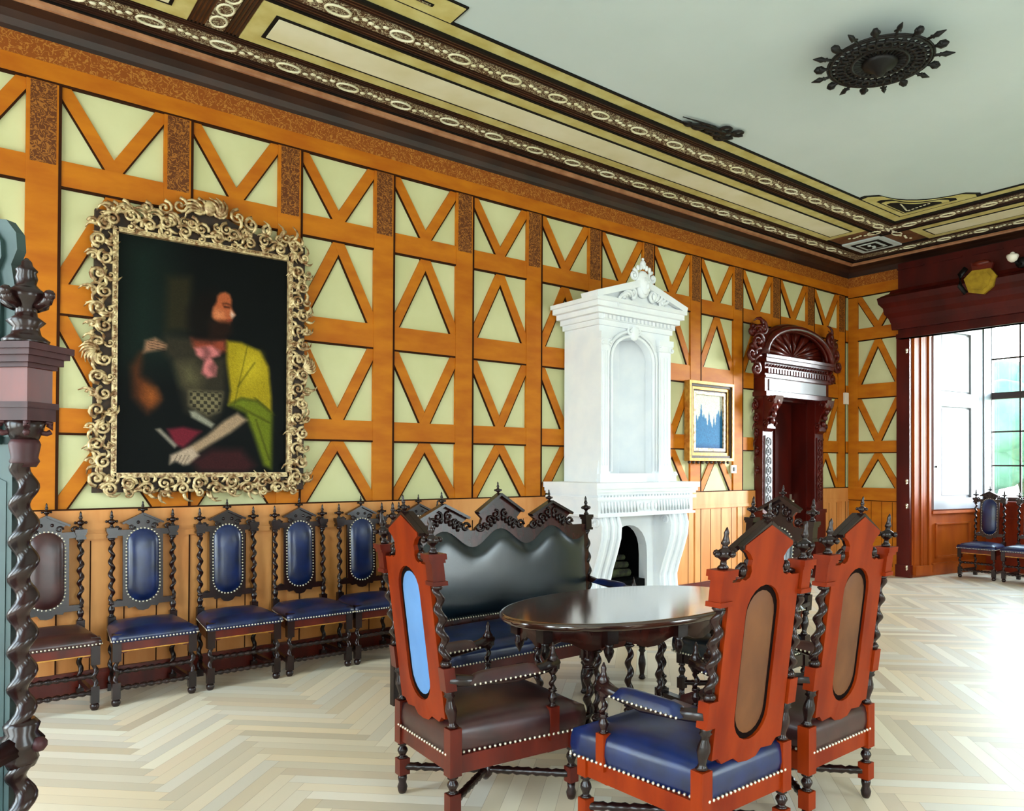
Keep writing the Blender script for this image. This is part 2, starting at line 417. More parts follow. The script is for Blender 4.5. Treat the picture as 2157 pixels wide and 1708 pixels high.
# ------------------------------------------------------------------ windows
def window(name, axis, fixed, a, b, z0, z1, cols=4, zbars=None, trans=2.62):
    """framed, barred window in the plane axis=fixed"""
    def bx(m, u0, u1, z0_, z1_, t, mt=0):
        if axis == 'x': m.box(fixed-t, fixed+t, u0, u1, z0_, z1_, mt)
        else: m.box(u0, u1, fixed-t, fixed+t, z0_, z1_, mt)
    root = sroot(name, (0,0,0))
    m = MB(); f = .05
    bx(m, a, a+f, z0, z1, .04); bx(m, b-f, b, z0, z1, .04); bx(m, a+f, b-f, z0, z0+f, .04); bx(m, a+f, b-f, z1-f, z1, .04)
    bx(m, a+f, b-f, trans-.05, trans+.05, .045)
    mid = (a+b)/2; bx(m, mid-.035, mid+.035, z0, z1, .042)
    m.build('window_frame', COVE, root)
    m = MB(); n = cols
    for k in range(1, n):
        u = a+(b-a)*k/n
        if abs(u-mid) > .05: bx(m, u-.012, u+.012, z0+f, z1-f, .015)
    for z in zbars or (): bx(m, a+f, b-f, z-.012, z+.012, .015)
    m.build('glazing_bar', COVE, root)
    m = MB(); bx(m, a+f, b-f, z0+f, trans-.05, .004); m.build('pane', GLASS, root)
    m = MB(); bx(m, a+f, b-f, trans+.05, z1-f, .004); m.build('pane', GLASS, root)
    return root
ZB = (1.57, 2.08, 3.18)
w1 = window('window_1', 'x', GX, 3.09, 4.81, 1.05, 3.75, 4, ZB)
n = 2
for (a, b) in WB: window('window_%d' % n, 'x', BX-.2, a, b, WZ[0], WZ[1], 4, ZB); n += 1
for (a, b) in WS: window('window_%d' % n, 'y', SY-.2, a, b, WZ[0], WZ[1], 4, ZB); n += 1

# niche lining: casing, panelled reveal with folding shutter, window parapet
def niche(ya, yb, name, wroot, front=True):
    wy0, wy1 = ya+.34, yb-.34
    root = wroot
    for s, y_in, y_out in ((1, yb, wy1), (-1, ya, wy0)):
        L = math.hypot(GX-WX, y_in-y_out); ang = math.atan2(y_out-y_in, GX-WX)
        # local: u along the reveal from room to window, t towards the niche middle
        def M(u, t, z, s=s, y_in=y_in, ang=ang):
            return Vector((WX+u*math.cos(ang)+(t*math.sin(ang) if s > 0 else -t*math.sin(ang)), y_in+u*math.sin(ang)-(t*math.cos(ang) if s > 0 else -t*math.cos(ang)), z))
        def bx(m, u0, u1, t0, t1, z0, z1, mt=0):
            vs = [M(*p) for p in ((u0,t0,z0),(u1,t0,z0),(u1,t1,z0),(u0,t1,z0),(u0,t0,z1),(u1,t0,z1),(u1,t1,z1),(u0,t1,z1))]
            m.add(vs, [(0,3,2,1),(4,5,6,7),(0,1,5,4),(1,2,6,5),(2,3,7,6),(3,0,4,7)], mt)
        m = MB(); bx(m, -.02, L, -.10, .02, 0, NH)
        m.add([(WX,y_in,0),(GX,y_out,0),(GX,y_in,0),(WX,y_in,NH),(GX,y_out,NH),(GX,y_in,NH)], [(0,1,2),(5,4,3)])
        m.build('reveal_panelling', ORANGEWOOD, root)
        m = MB()
        for u0, u1, t in ((.03,.14,.045),(.155,.19,.06),(.21,.30,.05),(.315,.36,.07)): bx(m, u0, u1, .02, t, .16, 3.5)
        bx(m, .02, .37, .02, .08, .03, .16); bx(m, .0, .38, .02, .065, 3.4, 3.5)
        m.build('fluted_casing', GLAREWOOD if False else ORANGEWOOD, root)
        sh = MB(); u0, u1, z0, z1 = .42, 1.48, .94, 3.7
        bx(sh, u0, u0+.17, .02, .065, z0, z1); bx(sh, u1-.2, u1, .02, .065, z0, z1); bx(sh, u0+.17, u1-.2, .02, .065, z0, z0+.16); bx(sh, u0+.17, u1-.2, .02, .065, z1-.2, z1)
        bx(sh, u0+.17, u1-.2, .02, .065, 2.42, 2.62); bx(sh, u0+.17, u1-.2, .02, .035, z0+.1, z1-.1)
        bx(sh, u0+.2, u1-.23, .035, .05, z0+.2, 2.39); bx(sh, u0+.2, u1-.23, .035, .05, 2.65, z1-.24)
        so = sh.build('shutter', GLAREWOOD, root, label='panelled shutter, window glare painted pale, folded against the reveal')
        kb = MB(); p = M(.47, .07, 1.55); kb.ball(p, .014); kb.build('shutter_knob', IRON, so)
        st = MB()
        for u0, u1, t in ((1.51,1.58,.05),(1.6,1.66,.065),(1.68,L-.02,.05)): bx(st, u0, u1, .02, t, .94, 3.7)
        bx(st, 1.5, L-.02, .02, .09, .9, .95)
        st.build('window_casing', GLAREWOOD, root, label='moulded casing beside the window, its glare painted pale')
        lp = MB()
        bx(lp, .42, 1.5, .02, .05, .05, .16); bx(lp, .42, 1.5, .02, .06, .155, .175); bx(lp, .5, 1.3, .02, .045, .24, .27); bx(lp, .5, .53, .02, .045, .24, .74); bx(lp, 1.27, 1.3, .02, .045, .24, .74); bx(lp, .5, 1.3, .02, .045, .72, .74)
        bx(lp, .4, 1.62, .02, .07, .88, .92)
        lp.build('dado_panel', ORANGEWOOD, root)
    m = MB(); m.box(GX-.14, GX+.04, wy0, wy1, 0, 1.0); m.box(GX-.2, GX+.04, wy0, wy1, .98, 1.04)
    y = wy0+.1
    while y+.45 < wy1:
        m.box(GX-.155, GX-.13, y, y+.42, .2, .22); m.box(GX-.155, GX-.13, y, y+.42, .78, .8); m.box(GX-.155, GX-.13, y, y+.02, .2, .8); m.box(GX-.155, GX-.13, y+.4, y+.42, .2, .8); y += .5
    m.build('parapet_panel', REDW, root)
    m = MB(); m.box(GX-.06, GX+.05, wy0-.3, wy0, 0, NH); m.box(GX-.06, GX+.05, wy1, wy1+.3, 0, NH); m.box(GX-.06, GX+.05, wy0, wy1, 3.75, NH); m.box(GX-.02,GX+.05,wy0,wy1,1.0,1.06)
    m.build('window_surround', COVE, root)
    m = MB()
    for y0, y1 in ((yb-.02, yb+.17), (ya-.17, ya+.02)): m.box(WX-.06, WX, y0, y1, 0, 3.36); m.box(WX-.075, WX, y0-.012, y1+.012, 0, .17)
    m.build('niche_pilaster', MAHOG, root)
niche(N1[0], N1[1], 'a', w1)
for z in (.14, 1.0, 1.34, 3.17):
    m = MB(); m.ball((0,0,.012), (.02,.018,.024)); m.ball((-.004,0,-.022), (.012,.012,.02)); m.box(0,.028,-.012,.012,-.03,.03)
    o = m.build('curtain_hook', BRASS); o.location = (WX-.088, 5.16, z)
    tag(o, {.14:'lowest of four brass hooks on the mahogany niche pilaster, near the floor', 1.0:'second brass hook up from the floor on the mahogany niche pilaster', 1.34:'third brass hook up from the floor on the mahogany niche pilaster', 3.17:'topmost brass hook on the mahogany niche pilaster, under the pelmet'}[z], 'hook', 'brass hooks on the niche pilaster')

# pelmets over the niches
def pelmet(y0, y1, label):
    t = thing('pelmet', label, 'pelmet', (WX, (y0+y1)/2, 3.34))
    m = MB(); m.box(WX-.17, WX-.04, y0+.06, y1-.06, 3.34, ZFT); m.box(WX-.19, WX-.04, y0+.04, y1-.04, 3.34, 3.40)  # upper part of the board paints the backlit frieze dark, up to the cornice
    for k in range(int((y1-y0)/.5)): 
        yy = y0+.25+k*.5
        m.box(WX-.182, WX-.16, yy, yy+.38, 4.0, 4.02); m.box(WX-.182, WX-.16, yy, yy+.38, 4.30, 4.32)
    m.build('valance_and_frieze_shade', MAHOG_D, t, (WX,(y0+y1)/2,3.34))
    m = MB(); pr = [(.0,3.46),(.19,3.46),(.20,3.55),(.225,3.62),(.27,3.68),(.28,3.76),(.33,3.82),(.345,3.90),(.30,3.93),(.22,3.97),(.19,4.02),(0,4.02)]
    vs = []; n = len(pr)
    for sd, yy in ((1, y1), (-1, y0)):
        for o_, z in pr: vs.append((WX-.04-o_, yy+sd*(o_-.19)*.9, z))
    m.add(vs, [[i for i in range(n)], [n+i for i in range(n)][::-1]] + [(i,(i+1)%n,n+(i+1)%n,n+i) for i in range(n)])
    m.build('cornice_moulding', MAHOG_D, t, (WX,(y0+y1)/2,3.34))
pelmet(2.62, 5.30, 'dark mahogany pelmet spanning the window niche')
# gold shield and the small lamp fixed to it
t = thing('wall_shield', 'yellow hexagonal shield on a dark bracket fixed to the pelmet over the window niche', 'shield', (WX-.30, 4.05, 3.90))
m = MB(); hx = [(-.19,.03),(-.12,.13),(.1,.14),(.2,.05),(.14,-.13),(-.04,-.18),(-.15,-.1)]
m.prism(hx, -.11, -.07); m.prism([(a*.7,b*.7) for a,b in hx], -.125, -.11); m.build('shield_plate', SHIELD, t)
m = MB(); m.prism([(-.15,.2),(.12,.24),(.1,.14),(-.13,.13)], -.1, -.06); m.ball((-.085,0,.22),(.04,.12,.04)); m.build('crest', REDW_D, t)
m = MB(); m.tube([(-.04,.2,-.12),(-.08,.26,-.02),(-.09,.25,.12),(-.05,.2,.2)], .035, 7); m.box(-.069,.12,-.06,.06,.0,.10); m.build('bracket', IRON, t)
t = thing('wall_lamp', 'small white flower-shaped lamp on a dark bracket high on the pelmet', 'lamp', (WX-.30, 3.62, 4.10))
m = MB(); m.tube([(.14,0,-.02),(-.06,0,-.08),(-.12,.05,-.02),(-.1,.02,.06)], .02, 6); m.ball((.02,0,-.04), (.03,.07,.07)); m.build('bracket', IRON, t)
m = MB(); m.lathe(-.12, .05, [(.02,-.05),(.05,-.03),(.07,.02),(.065,.04),(.03,.03)], 10); m.ball((-.12,.05,.045),.032); m.build('lamp_shade', IVORY, t)

# ------------------------------------------------------------------ ceiling
def ceiling():
    m = MB(); m.box(BX-.3, GX+.1, SY-.3, WY+.5, CEILZ, CEILZ+.2)
    c = struct(m.build('ceiling', CEIL))
    def ring(d0, d1, z, mt, name=None, mb=None):
        """mitred ring between offsets d0..d1 from the walls, hanging z below the ceiling"""
        q = mb or MB()
        def rect(d): return [(BX+d,SY+d),(WX-d,SY+d),(WX-d,WY-d),(BX+d,WY-d)]
        a, b = rect(d0), rect(d1)
        for i in range(4):
            j = (i+1)%4
            q.prism([a[i],a[j],b[j],b[i]], CEILZ-z, CEILZ+.001, 'xy', mat=mt)
        return q
    q = ring(.20, 1.515, .012, 0); q.build('border_ground', BAND_D, c)
    for name, d in (('outer_border', .225), ('inner_border', 1.155)):
        q = ring(d+.10, d+.26, .02, 0)
        for off in (.02, .052, .08, .275, .305, .335): ring(d+off, d+off+.006, .024, 1, mb=q)
        # ovals and rosettes set along the border
        def put(x, y, ax):
            pts = [(x+(.085 if ax else .05)*math.cos(a), y+(.05 if ax else .085)*math.sin(a), CEILZ-.026) for a in [2*PI*k/14 for k in range(14)]]
            q.tube(pts, .009, 5, 2, closed=True)
        def leaf(x, y, ax):
            for k in range(-2, 3):
                dx, dy = (k*.05, .018*math.sin(k*2.2)) if ax else (.018*math.sin(k*2.2), k*.05)
                q.ball((x+dx, y+dy, CEILZ-.024), (.024,.018,.008) if ax else (.018,.024,.008), 6, 4, 2)
        x = BX+.8
        while x < WX-.7:
            for Y in (WY-d-.18,): put(x, Y, True); leaf(x+.23, Y, True)
            x += .46
        y = SY+.8
        while y < WY-.7:
            put(WX-d-.18, y, False); leaf(WX-d-.18, y+.23, False); y += .46
        q.build(name, [BAND, COVE, CREAMP], c)
    q = ring(1.505, 1.535, .03, 0); ring(1.145, 1.165, .03, 0, mb=q); ring(.215, .232, .03, 0, mb=q); ring(.577, .593, .025, 0, mb=q); q.build('black_moulding', BLACK, c)
    q = ring(1.53, 1.66, .01, 0); q.build('ochre_edge', OCHRE, c)
    q = ring(1.655, 1.675, .014, 0); q.build('black_edge', BLACK, c)
    def panel(x0, x1, y0, y1, inner=CREAMP):
        q = MB(); q.box(x0, x1, y0, y1, CEILZ-.030, CEILZ); q.box(x0+.115, x1-.115, y0+.115, y1-.115, CEILZ-.036, CEILZ-.03, 1)
        q.box(x0+.14, x1-.14, y0+.14, y1-.14, CEILZ-.040, CEILZ-.036, 2); 
        return q.build('ceiling_panel', [OCHRE, BLACK, inner], c)
    yo0, yo1 = WY-1.145, WY-.593
    panel(1.53, 8.885, yo0, yo1); panel(-1.7, 1.20, yo0, yo1)
    panel(WX-1.145, WX-.593, -1.4, 4.6)
    q = MB(); a, b = WX-1.145, WX-.593
    q.box(a, b, yo0, yo1, CEILZ-.03, CEILZ); q.box(a+.08, b-.08, yo0+.08, yo1-.08, CEILZ-.036, CEILZ-.03, 1)
    q.box(a+.13, b-.13, yo0+.13, yo1-.13, CEILZ-.040, CEILZ-.036, 2); q.box(a+.17, b-.17, yo0+.17, yo1-.17, CEILZ-.044, CEILZ-.04, 1)
    for k in range(5):
        q.ball((a+.2+.04*k, yo0+.27+.02*math.sin(k*2), CEILZ-.046), (.02,.03,.006), 6, 4, 2)
    q.build('corner_square', [CEIL, BLACK, CEIL], c)
    # crossing border between the two long panels
    q = MB(); q.box(1.20, 1.53, yo0-.02, yo1+.02, CEILZ-.02, CEILZ); q.box(1.31, 1.43, yo0, yo1, CEILZ-.028, CEILZ, 1)
    for xx in (1.215,1.24,1.265,1.29,1.44,1.465,1.49,1.515): q.box(xx-.005, xx+.005, yo0, yo1, CEILZ-.03, CEILZ, 2)
    for k in range(3):
        pts = [(1.37+.05*math.cos(a_), yo0+.1+k*.17+.07*math.sin(a_), CEILZ-.03) for a_ in [2*PI*i/12 for i in range(12)]]; q.tube(pts, .008, 5, 3, closed=True)
    q.build('crossing_border', [BAND_D, BAND, COVE, CREAMP], c)
    # corner spandrel with a concave outer edge
    cx, cy = WX-1.665, WY-1.665; e = .92
    def spandrel(k, g):
        L_ = e*k
        pts = [(cx-g, cy-g), (cx-g, cy-L_), (cx-g-.08*k, cy-L_-.02*k), (cx-g-.2*k, cy-L_+.08*k)]
        for i in range(1, 8):
            t = i/8; a0 = (cx-g-.2*k, cy-L_+.08*k); a2 = (cx-L_+.08*k, cy-g-.2*k); mid = (cx-g-.27*k, cy-g-.27*k)
            pts.append(((1-t)**2*a0[0]+2*t*(1-t)*mid[0]+t*t*a2[0], (1-t)**2*a0[1]+2*t*(1-t)*mid[1]+t*t*a2[1]))
        pts += [(cx-L_+.08*k, cy-g-.2*k), (cx-L_-.02*k, cy-g-.08*k), (cx-L_, cy-g)]
        return pts
    q = MB(); q.prism(spandrel(1.0, -.01), CEILZ-.012, CEILZ, 'xy', mat=1); q.prism(spandrel(.955, .012), CEILZ-.016, CEILZ-.012, 'xy', mat=0)
    q.prism(spandrel(.76, .085), CEILZ-.020, CEILZ-.016, 'xy', mat=1); q.prism(spandrel(.68, .105), CEILZ-.024, CEILZ-.02, 'xy', mat=0); q.prism(spandrel(.60, .125), CEILZ-.028, CEILZ-.024, 'xy', mat=1)
    for k in range(6): q.ball((cx-.2-.05*k, cy-.18-.012*k, CEILZ-.029), (.02,.012,.004), 6, 4, 2); q.ball((cx-.18-.01*k, cy-.2-.05*k, CEILZ-.029), (.012,.02,.004), 6, 4, 2)
    q.build('corner_spandrel', [OCHRE, BLACK, CREAMP], c)
    # stepped ornament over the crossing border
    ye = WY-1.665
    def stepped(g, x1, x2, d1, d2):
        xm = 1.37
        return [(2*xm-x1+g, ye+.01-g), (2*xm-x1+g, ye-d1+g), (2*xm-x2+g, ye-d1+g), (2*xm-x2+g, ye-d2+g), (x2-g, ye-d2+g), (x2-g, ye-d1+g), (x1-g, ye-d1+g), (x1-g, ye+.01-g)]
    q = MB(); q.prism(stepped(0,2.60,2.42,.22,.46), CEILZ-.012, CEILZ, 'xy', mat=1); q.prism(stepped(.014,2.60,2.42,.22,.46), CEILZ-.016, CEILZ-.012, 'xy')
    q.prism(stepped(.10,2.50,2.30,.22,.44), CEILZ-.020, CEILZ-.016, 'xy', mat=1); q.prism(stepped(.12,2.50,2.30,.22,.44), CEILZ-.024, CEILZ-.02, 'xy', mat=2)
    q.build('stepped_ornament', [OCHRE, BLACK, BAND], c)
ceiling()
# cornices: dark cove and light band, along the timber wall and the window wall
def cornice(name, side):
    cove = [(0,ZFT-.06),(.035,ZFT-.05),(.04,ZFT),(.06,ZFT+.04),(.10,ZFT+.075),(.165,ZFT+.10),(.165,CEILZ),(0,CEILZ)]
    band = [(.15,ZFT+.098),(.178,ZFT+.105),(.182,ZFT+.12),(.215,ZFT+.145),(.218,CEILZ),(.15,CEILZ)]
    root = sroot(name)
    for nm, pr, mt in (('cove', cove, COVE), ('light_band', band, PINKB)):
        vs = []; n = len(pr)
        for e in (0, 1):
            for o_, z in pr:
                if side == 'left': vs.append((BX if e == 0 else WX-o_, WY-o_, z))
                else: vs.append((WX-o_, SY if e == 0 else WY-o_, z))
        m = MB(); m.add(vs, [[i for i in range(n)][::-1], [n+i for i in range(n)]] + [(i,(i+1)%n,n+(i+1)%n,n+i) for i in range(n)])
        m.build(nm, mt, root)
cornice('trim_1', 'left'); cornice('trim_2', 'far')

# wrought-iron chandelier seen from below
def chandelier():
    z = 4.43; cx, cy = 5.09, 2.74
    t = thing('chandelier', 'black wrought iron crown chandelier with radiating spikes under the grey ceiling', 'chandelier', (cx, cy, z))
    m = MB()
    for r, w in ((.10,.02),(.19,.018),(.27,.016),(.335,.014),(.355,.008)):
        m.tube([(r*math.cos(a), r*math.sin(a), 0) for a in [2*PI*k/40 for k in range(40)]], w, 6, closed=True, flat=.8)
    for k in range(32):
        a = 2*PI*k/32; m.tube([(.09*math.cos(a),.09*math.sin(a),0),(.34*math.cos(a+.05),.34*math.sin(a+.05),.0)], .012, 5)
        b = a+.1
        sp = [( (.265+.035*math.cos(q))*math.cos(b+.1*math.sin(q)), (.265+.035*math.cos(q))*math.sin(b+.1*math.sin(q)), -.012) for q in [2*PI*i/9 for i in range(9)]]
        m.tube(sp, .011, 5, closed=True)
    m.build('ring_grille', IRON, t)
    m = MB(); m.lathe(0, 0, [(.0,-.10),(.03,-.09),(.05,-.06),(.11,-.03),(.13,0),(.09,.02),(.04,.03)], 16); m.build('boss', IRON, t)
    m = MB(); m.lathe(0, 0, [(.02,.0),(.02,.10),(.06,.11),(.06,CEILZ-z)], 10); m.build('stem', IRON, t)
    for k in range(18):
        a = 2*PI*k/18+.08; d = Vector((math.cos(a), math.sin(a), 0)); s = Vector((-d.y, d.x, 0)); m = MB()
        if k % 2:
            m.tube([d*.33, d*.40, d*.43, d*.49], [.009,.010,.020,.003], 6)
            m.tube([d*.39+s*.02, d*.42, d*.39-s*.02], .007, 5)
        else:
            m.tube([d*.33, d*.37, d*.395, d*.43, d*.45], [.009,.011,.028,.024,.004], 6)
            m.ball(d*.405+s*.02, .014, 6, 4); m.ball(d*.405-s*.02, .014, 6, 4)
        m.build('spike', IRON, t)
chandelier()
t = thing('ceiling_ornament', 'black scrolled leaf ornament on the grey ceiling above the inner border', 'ornament', (5.06, 4.36, CEILZ-.012))
m = MB()
for (x, y, r, n_) in ((.32,-.02,.07,1.3),(.36,-.11,.055,1.2),(.2,-.0,.05,1),(.22,-.09,.06,1.2),(.1,.0,.04,1),(-.02,.03,.05,1),(.3,.05,.05,1),(-.12,.05,.03,1)):
    pts = [(x+r*(1-i/26)*math.cos(n_*2*PI*i/12), y+r*(1-i/26)*math.sin(n_*2*PI*i/12), -.01) for i in range(15)]; m.tube(pts, [.028*(1-i/22) for i in range(15)], 6, flat=.5)
m.tube([(-.2,.06,-.008),(-.05,.03,-.012),(.15,-.03,-.012),(.3,-.06,-.01)], [.008,.02,.028,.02], 6, flat=.5)
m.tube([(-.25,.0,-.006),(-.1,-.03,-.01),(.1,-.05,-.01),(.3,-.0,-.01)], [.006,.012,.02,.02], 6, flat=.5)
m.build('scroll_leaves', IRON, t)

# ------------------------------------------------------------------ painted canvases
def canvas_mesh(name, w, h, nx, ny, colfn):
    """flat painted canvas in the xz plane facing -y, origin at its middle"""
    vs = [((i/nx-.5)*w, 0, (.5-j/ny)*h) for j in range(ny+1) for i in range(nx+1)]
    fs = [(j*(nx+1)+i, (j+1)*(nx+1)+i, (j+1)*(nx+1)+i+1, j*(nx+1)+i+1) for j in range(ny) for i in range(nx)]
    me = bpy.data.meshes.new(name); me.from_pydata(vs, [], fs); me.materials.append(PAINT)
    at = me.color_attributes.new('paint', 'FLOAT_COLOR', 'POINT')
    u = np.array([i/nx for j in range(ny+1) for i in range(nx+1)]); v = np.array([j/ny for j in range(ny+1) for i in range(nx+1)])
    c = colfn(u, v); c = np.clip(c/255, 0, 1); c = np.where(c <= .04045, c/12.92, ((c+.055)/1.055)**2.4)
    arr = np.ones((len(vs),4), np.float32); arr[:,:3] = c; at.data.foreach_set('color', arr.ravel())
    o = bpy.data.objects.new(name, me); COL.objects.link(o); return o
def inpoly(u, v, poly, soft, asp=1.42):
    """soft mask of a polygon"""
    P = np.array(poly); n = len(P); inside = np.zeros(u.shape, bool); dmin = np.full(u.shape, 9.)
    for i in range(n):
        x0, y0 = P[i]; x1, y1 = P[(i+1)%n]
        c = ((y0 > v) != (y1 > v)); xx = x0+(v-y0)*(x1-x0)/((y1-y0) if abs(y1-y0) > 1e-9 else 1e-9)
        inside ^= c & (u < xx)
        dx, dy = x1-x0, (y1-y0)*asp; t = np.clip(((u-x0)*dx+(v-y0)*asp*dy)/(dx*dx+dy*dy+1e-12), 0, 1)
        dmin = np.minimum(dmin, np.hypot(u-x0-t*dx, (v-y0)*asp-t*dy))
    sd = np.where(inside, dmin, -dmin); return np.clip(.5+sd/(2*soft), 0, 1)
POLY = dict(
armorhi=[(0.34,0.53),(0.41,0.52),(0.47,0.58),(0.44,0.63),(0.36,0.61)],
brow=[(0.585,0.240),(0.612,0.236),(0.640,0.242),(0.640,0.248),(0.612,0.244),(0.588,0.247)],
mouth=[(0.612,0.312),(0.645,0.308),(0.645,0.315),(0.615,0.319)],
strip=[(0.273,0.158),(0.406,0.143),(0.409,0.378),(0.264,0.39)],
hair=[(0.396,0.283),(0.452,0.208),(0.545,0.185),(0.575,0.231),(0.529,0.315),(0.594,0.372),(0.524,0.413),(0.432,0.411),(0.391,0.354)],
face=[(0.556,0.212),(0.575,0.196),(0.605,0.189),(0.63,0.198),(0.643,0.222),(0.640,0.250),(0.646,0.262),(0.665,0.285),(0.652,0.297),(0.645,0.309),(0.63,0.336),(0.57,0.334),(0.535,0.317),(0.527,0.288),(0.535,0.262),(0.552,0.238)],
cheek=[(0.54,0.27),(0.593,0.278),(0.606,0.308),(0.558,0.321),(0.529,0.306)],
eye=[(0.592,0.252),(0.632,0.253),(0.630,0.260),(0.598,0.261)],
nose=[(0.639,0.269),(0.663,0.287),(0.644,0.303),(0.635,0.288)],
beard=[(0.511,0.326),(0.642,0.319),(0.642,0.368),(0.595,0.399),(0.512,0.401)],
chest=[(0.409,0.409),(0.607,0.402),(0.613,0.451),(0.513,0.485),(0.421,0.447)],
scarf=[(0.426,0.451),(0.524,0.435),(0.577,0.454),(0.572,0.476),(0.525,0.488),(0.558,0.526),(0.552,0.567),(0.503,0.578),(0.468,0.558),(0.484,0.504),(0.438,0.481)],
armor=[(0.265,0.407),(0.409,0.409),(0.525,0.484),(0.613,0.478),(0.615,0.666),(0.575,0.73),(0.528,0.78),(0.379,0.728),(0.344,0.617),(0.299,0.516),(0.233,0.461)],
belt=[(0.4,0.64),(0.591,0.64),(0.575,0.721),(0.504,0.741),(0.401,0.701)],
sash=[(0.401,0.727),(0.435,0.726),(0.546,0.78),(0.528,0.798),(0.413,0.753)],
cloak=[(0.616,0.406),(0.703,0.407),(0.816,0.437),(0.873,0.507),(0.894,0.645),(0.895,0.719),(0.805,0.667),(0.706,0.658),(0.628,0.692),(0.639,0.629),(0.614,0.496)],
cloak2=[(0.628,0.692),(0.706,0.658),(0.805,0.667),(0.901,0.719),(0.898,0.979),(0.847,0.961),(0.788,0.833),(0.731,0.725)],
hand1=[(0.148,0.492),(0.158,0.441),(0.211,0.424),(0.271,0.45),(0.265,0.467),(0.201,0.48)],
arm1=[(0.086,0.555),(0.137,0.493),(0.133,0.586),(0.192,0.616),(0.235,0.665),(0.225,0.708),(0.172,0.744),(0.098,0.679)],
elbow=[(0.16,0.635),(0.213,0.64),(0.235,0.682),(0.193,0.709),(0.156,0.685)],
arm2=[(0.682,0.726),(0.742,0.756),(0.647,0.813),(0.518,0.873),(0.415,0.923),(0.37,0.897),(0.505,0.829),(0.599,0.765)],
hand2=[(0.414,0.883),(0.46,0.918),(0.398,0.958),(0.37,0.962),(0.326,0.945),(0.293,0.958),(0.298,0.919),(0.358,0.897)],
book=[(0.28,0.808),(0.368,0.796),(0.471,0.813),(0.37,0.888),(0.319,0.872)],
scroll=[(0.215,0.81),(0.242,0.805),(0.336,0.876),(0.32,0.889)],
maroon=[(0.415,0.944),(0.529,0.891),(0.709,0.889),(0.796,0.961),(0.747,0.997),(0.461,0.992)],
cloakhi=[(0.704,0.454),(0.816,0.455),(0.848,0.536),(0.742,0.588),(0.693,0.536)],
gl=[(0.018,0.03),(0.26,-0.003),(0.277,0.518),(0.019,0.534)])
def portrait(u, v):
    rs = np.random.RandomState(3)
    c = np.tile(np.array([7.,10,10]), (len(u),1))
    def lay(k, col, soft, a=1.0):
        nonlocal c
        mk = (inpoly(u, v, POLY[k], soft)*a)[:,None]; c = c*(1-mk)+np.array(col, float)*mk
    lay('gl', (20,36,30), .16); lay('strip', (46,40,24), .03, .9)
    lay('armor', (50,44,33), .03); lay('armorhi', (104,96,64), .05, .8); lay('arm1', (92,46,22), .03); lay('elbow', (168,88,34), .035, .9)
    lay('hand1', (168,122,92), .014); lay('chest', (150,66,44), .02)
    lay('belt', (128,116,84), .02)
    bm = inpoly(u, v, POLY['belt'], .01); chk = (np.sin(u*150)*np.sin(v*190) > .1)
    c = np.where(((bm > .5) & chk)[:,None], c*.45, c)
    lay('sash', (150,146,128), .01)
    lay('hair', (15,10,8), .035); lay('face', (188,96,56), .010); lay('cheek', (232,140,92), .02, .8); lay('eye', (52,20,12), .006, .9); lay('brow', (70,32,18), .006, .8); lay('nose', (236,206,190), .01, .9)
    lay('beard', (34,17,10), .022); lay('mouth', (150,62,48), .006, .8); lay('scarf', (222,126,124), .012)
    fold = np.sin(u*70+np.sin(v*50)*2)*.5+.5; sm = inpoly(u, v, POLY['scarf'], .01)[:,None]; c = c*(1-sm*.35*fold[:,None])
    lay('cloak', (176,152,26), .014); lay('cloakhi', (214,188,40), .05, .8); lay('cloak2', (112,122,26), .018)
    lay('book', (116,30,44), .014); lay('scroll', (140,130,116), .008); lay('maroon', (58,24,26), .03)
    lay('arm2', (176,146,116), .014); lay('hand2', (196,170,146), .012)
    for a_, b_, w_ in (((.74,.42),(.66,.70),.006), ((.78,.5),(.69,.6),.008), ((.90,.72),(.80,.66),.008), ((.70,.70),(.87,.76),.010), ((.80,.76),(.88,.93),.01)):
        d = np.abs((u-a_[0])*(b_[1]-a_[1])-(v-a_[1])*(b_[0]-a_[0]))/math.hypot(b_[0]-a_[0],b_[1]-a_[1])
        on = (v > min(a_[1],b_[1])-.01) & (v < max(a_[1],b_[1])+.01); mk = (np.clip(1-d/w_,0,1)*on*.55)[:,None]; c = c*(1-mk)+np.array([60,60,10.])*mk
    for k in range(4):
        uu = .395-.022*k; mk = (np.clip(1-np.abs((u-uu)+(v-.93)*.7)/.0045,0,1)*((v > .915) & (v < .965)))[:,None]; c = c*(1-mk*.45)
    for k in range(4):
        vv = .438+.011*k; mk = (np.clip(1-np.abs(v-vv-(u-.2)*.12)/.0025,0,1)*((u > .17) & (u < .268)))[:,None]; c = c*(1-mk*.6)
    return c*.86*(1+.05*rs.randn(len(u),1))
def landscape(u, v):
    rs = np.random.RandomState(5)
    c = np.tile(np.array([206.,206,190]), (len(u),1)); c -= (v*30)[:,None]*np.array([.4,.3,.2])
    top = .42+.05*np.sin(u*19)+.06*np.sin(u*43+1)+.05*np.sin(u*71)+.16*np.exp(-((u-.62)/.06)**2)-.10*np.exp(-((u-.25)/.1)**2)-.1*np.exp(-((u-.85)/.12)**2)
    mk = np.clip((v-top)/.03, 0, 1)[:,None]; c = c*(1-mk)+np.array([34.,104,150])*mk
    mk = np.clip((v-.9)/.1, 0, 1)[:,None]; c = c*(1-mk)+np.array([20.,70,120])*mk
    return c*(1+.06*rs.randn(len(u),1))

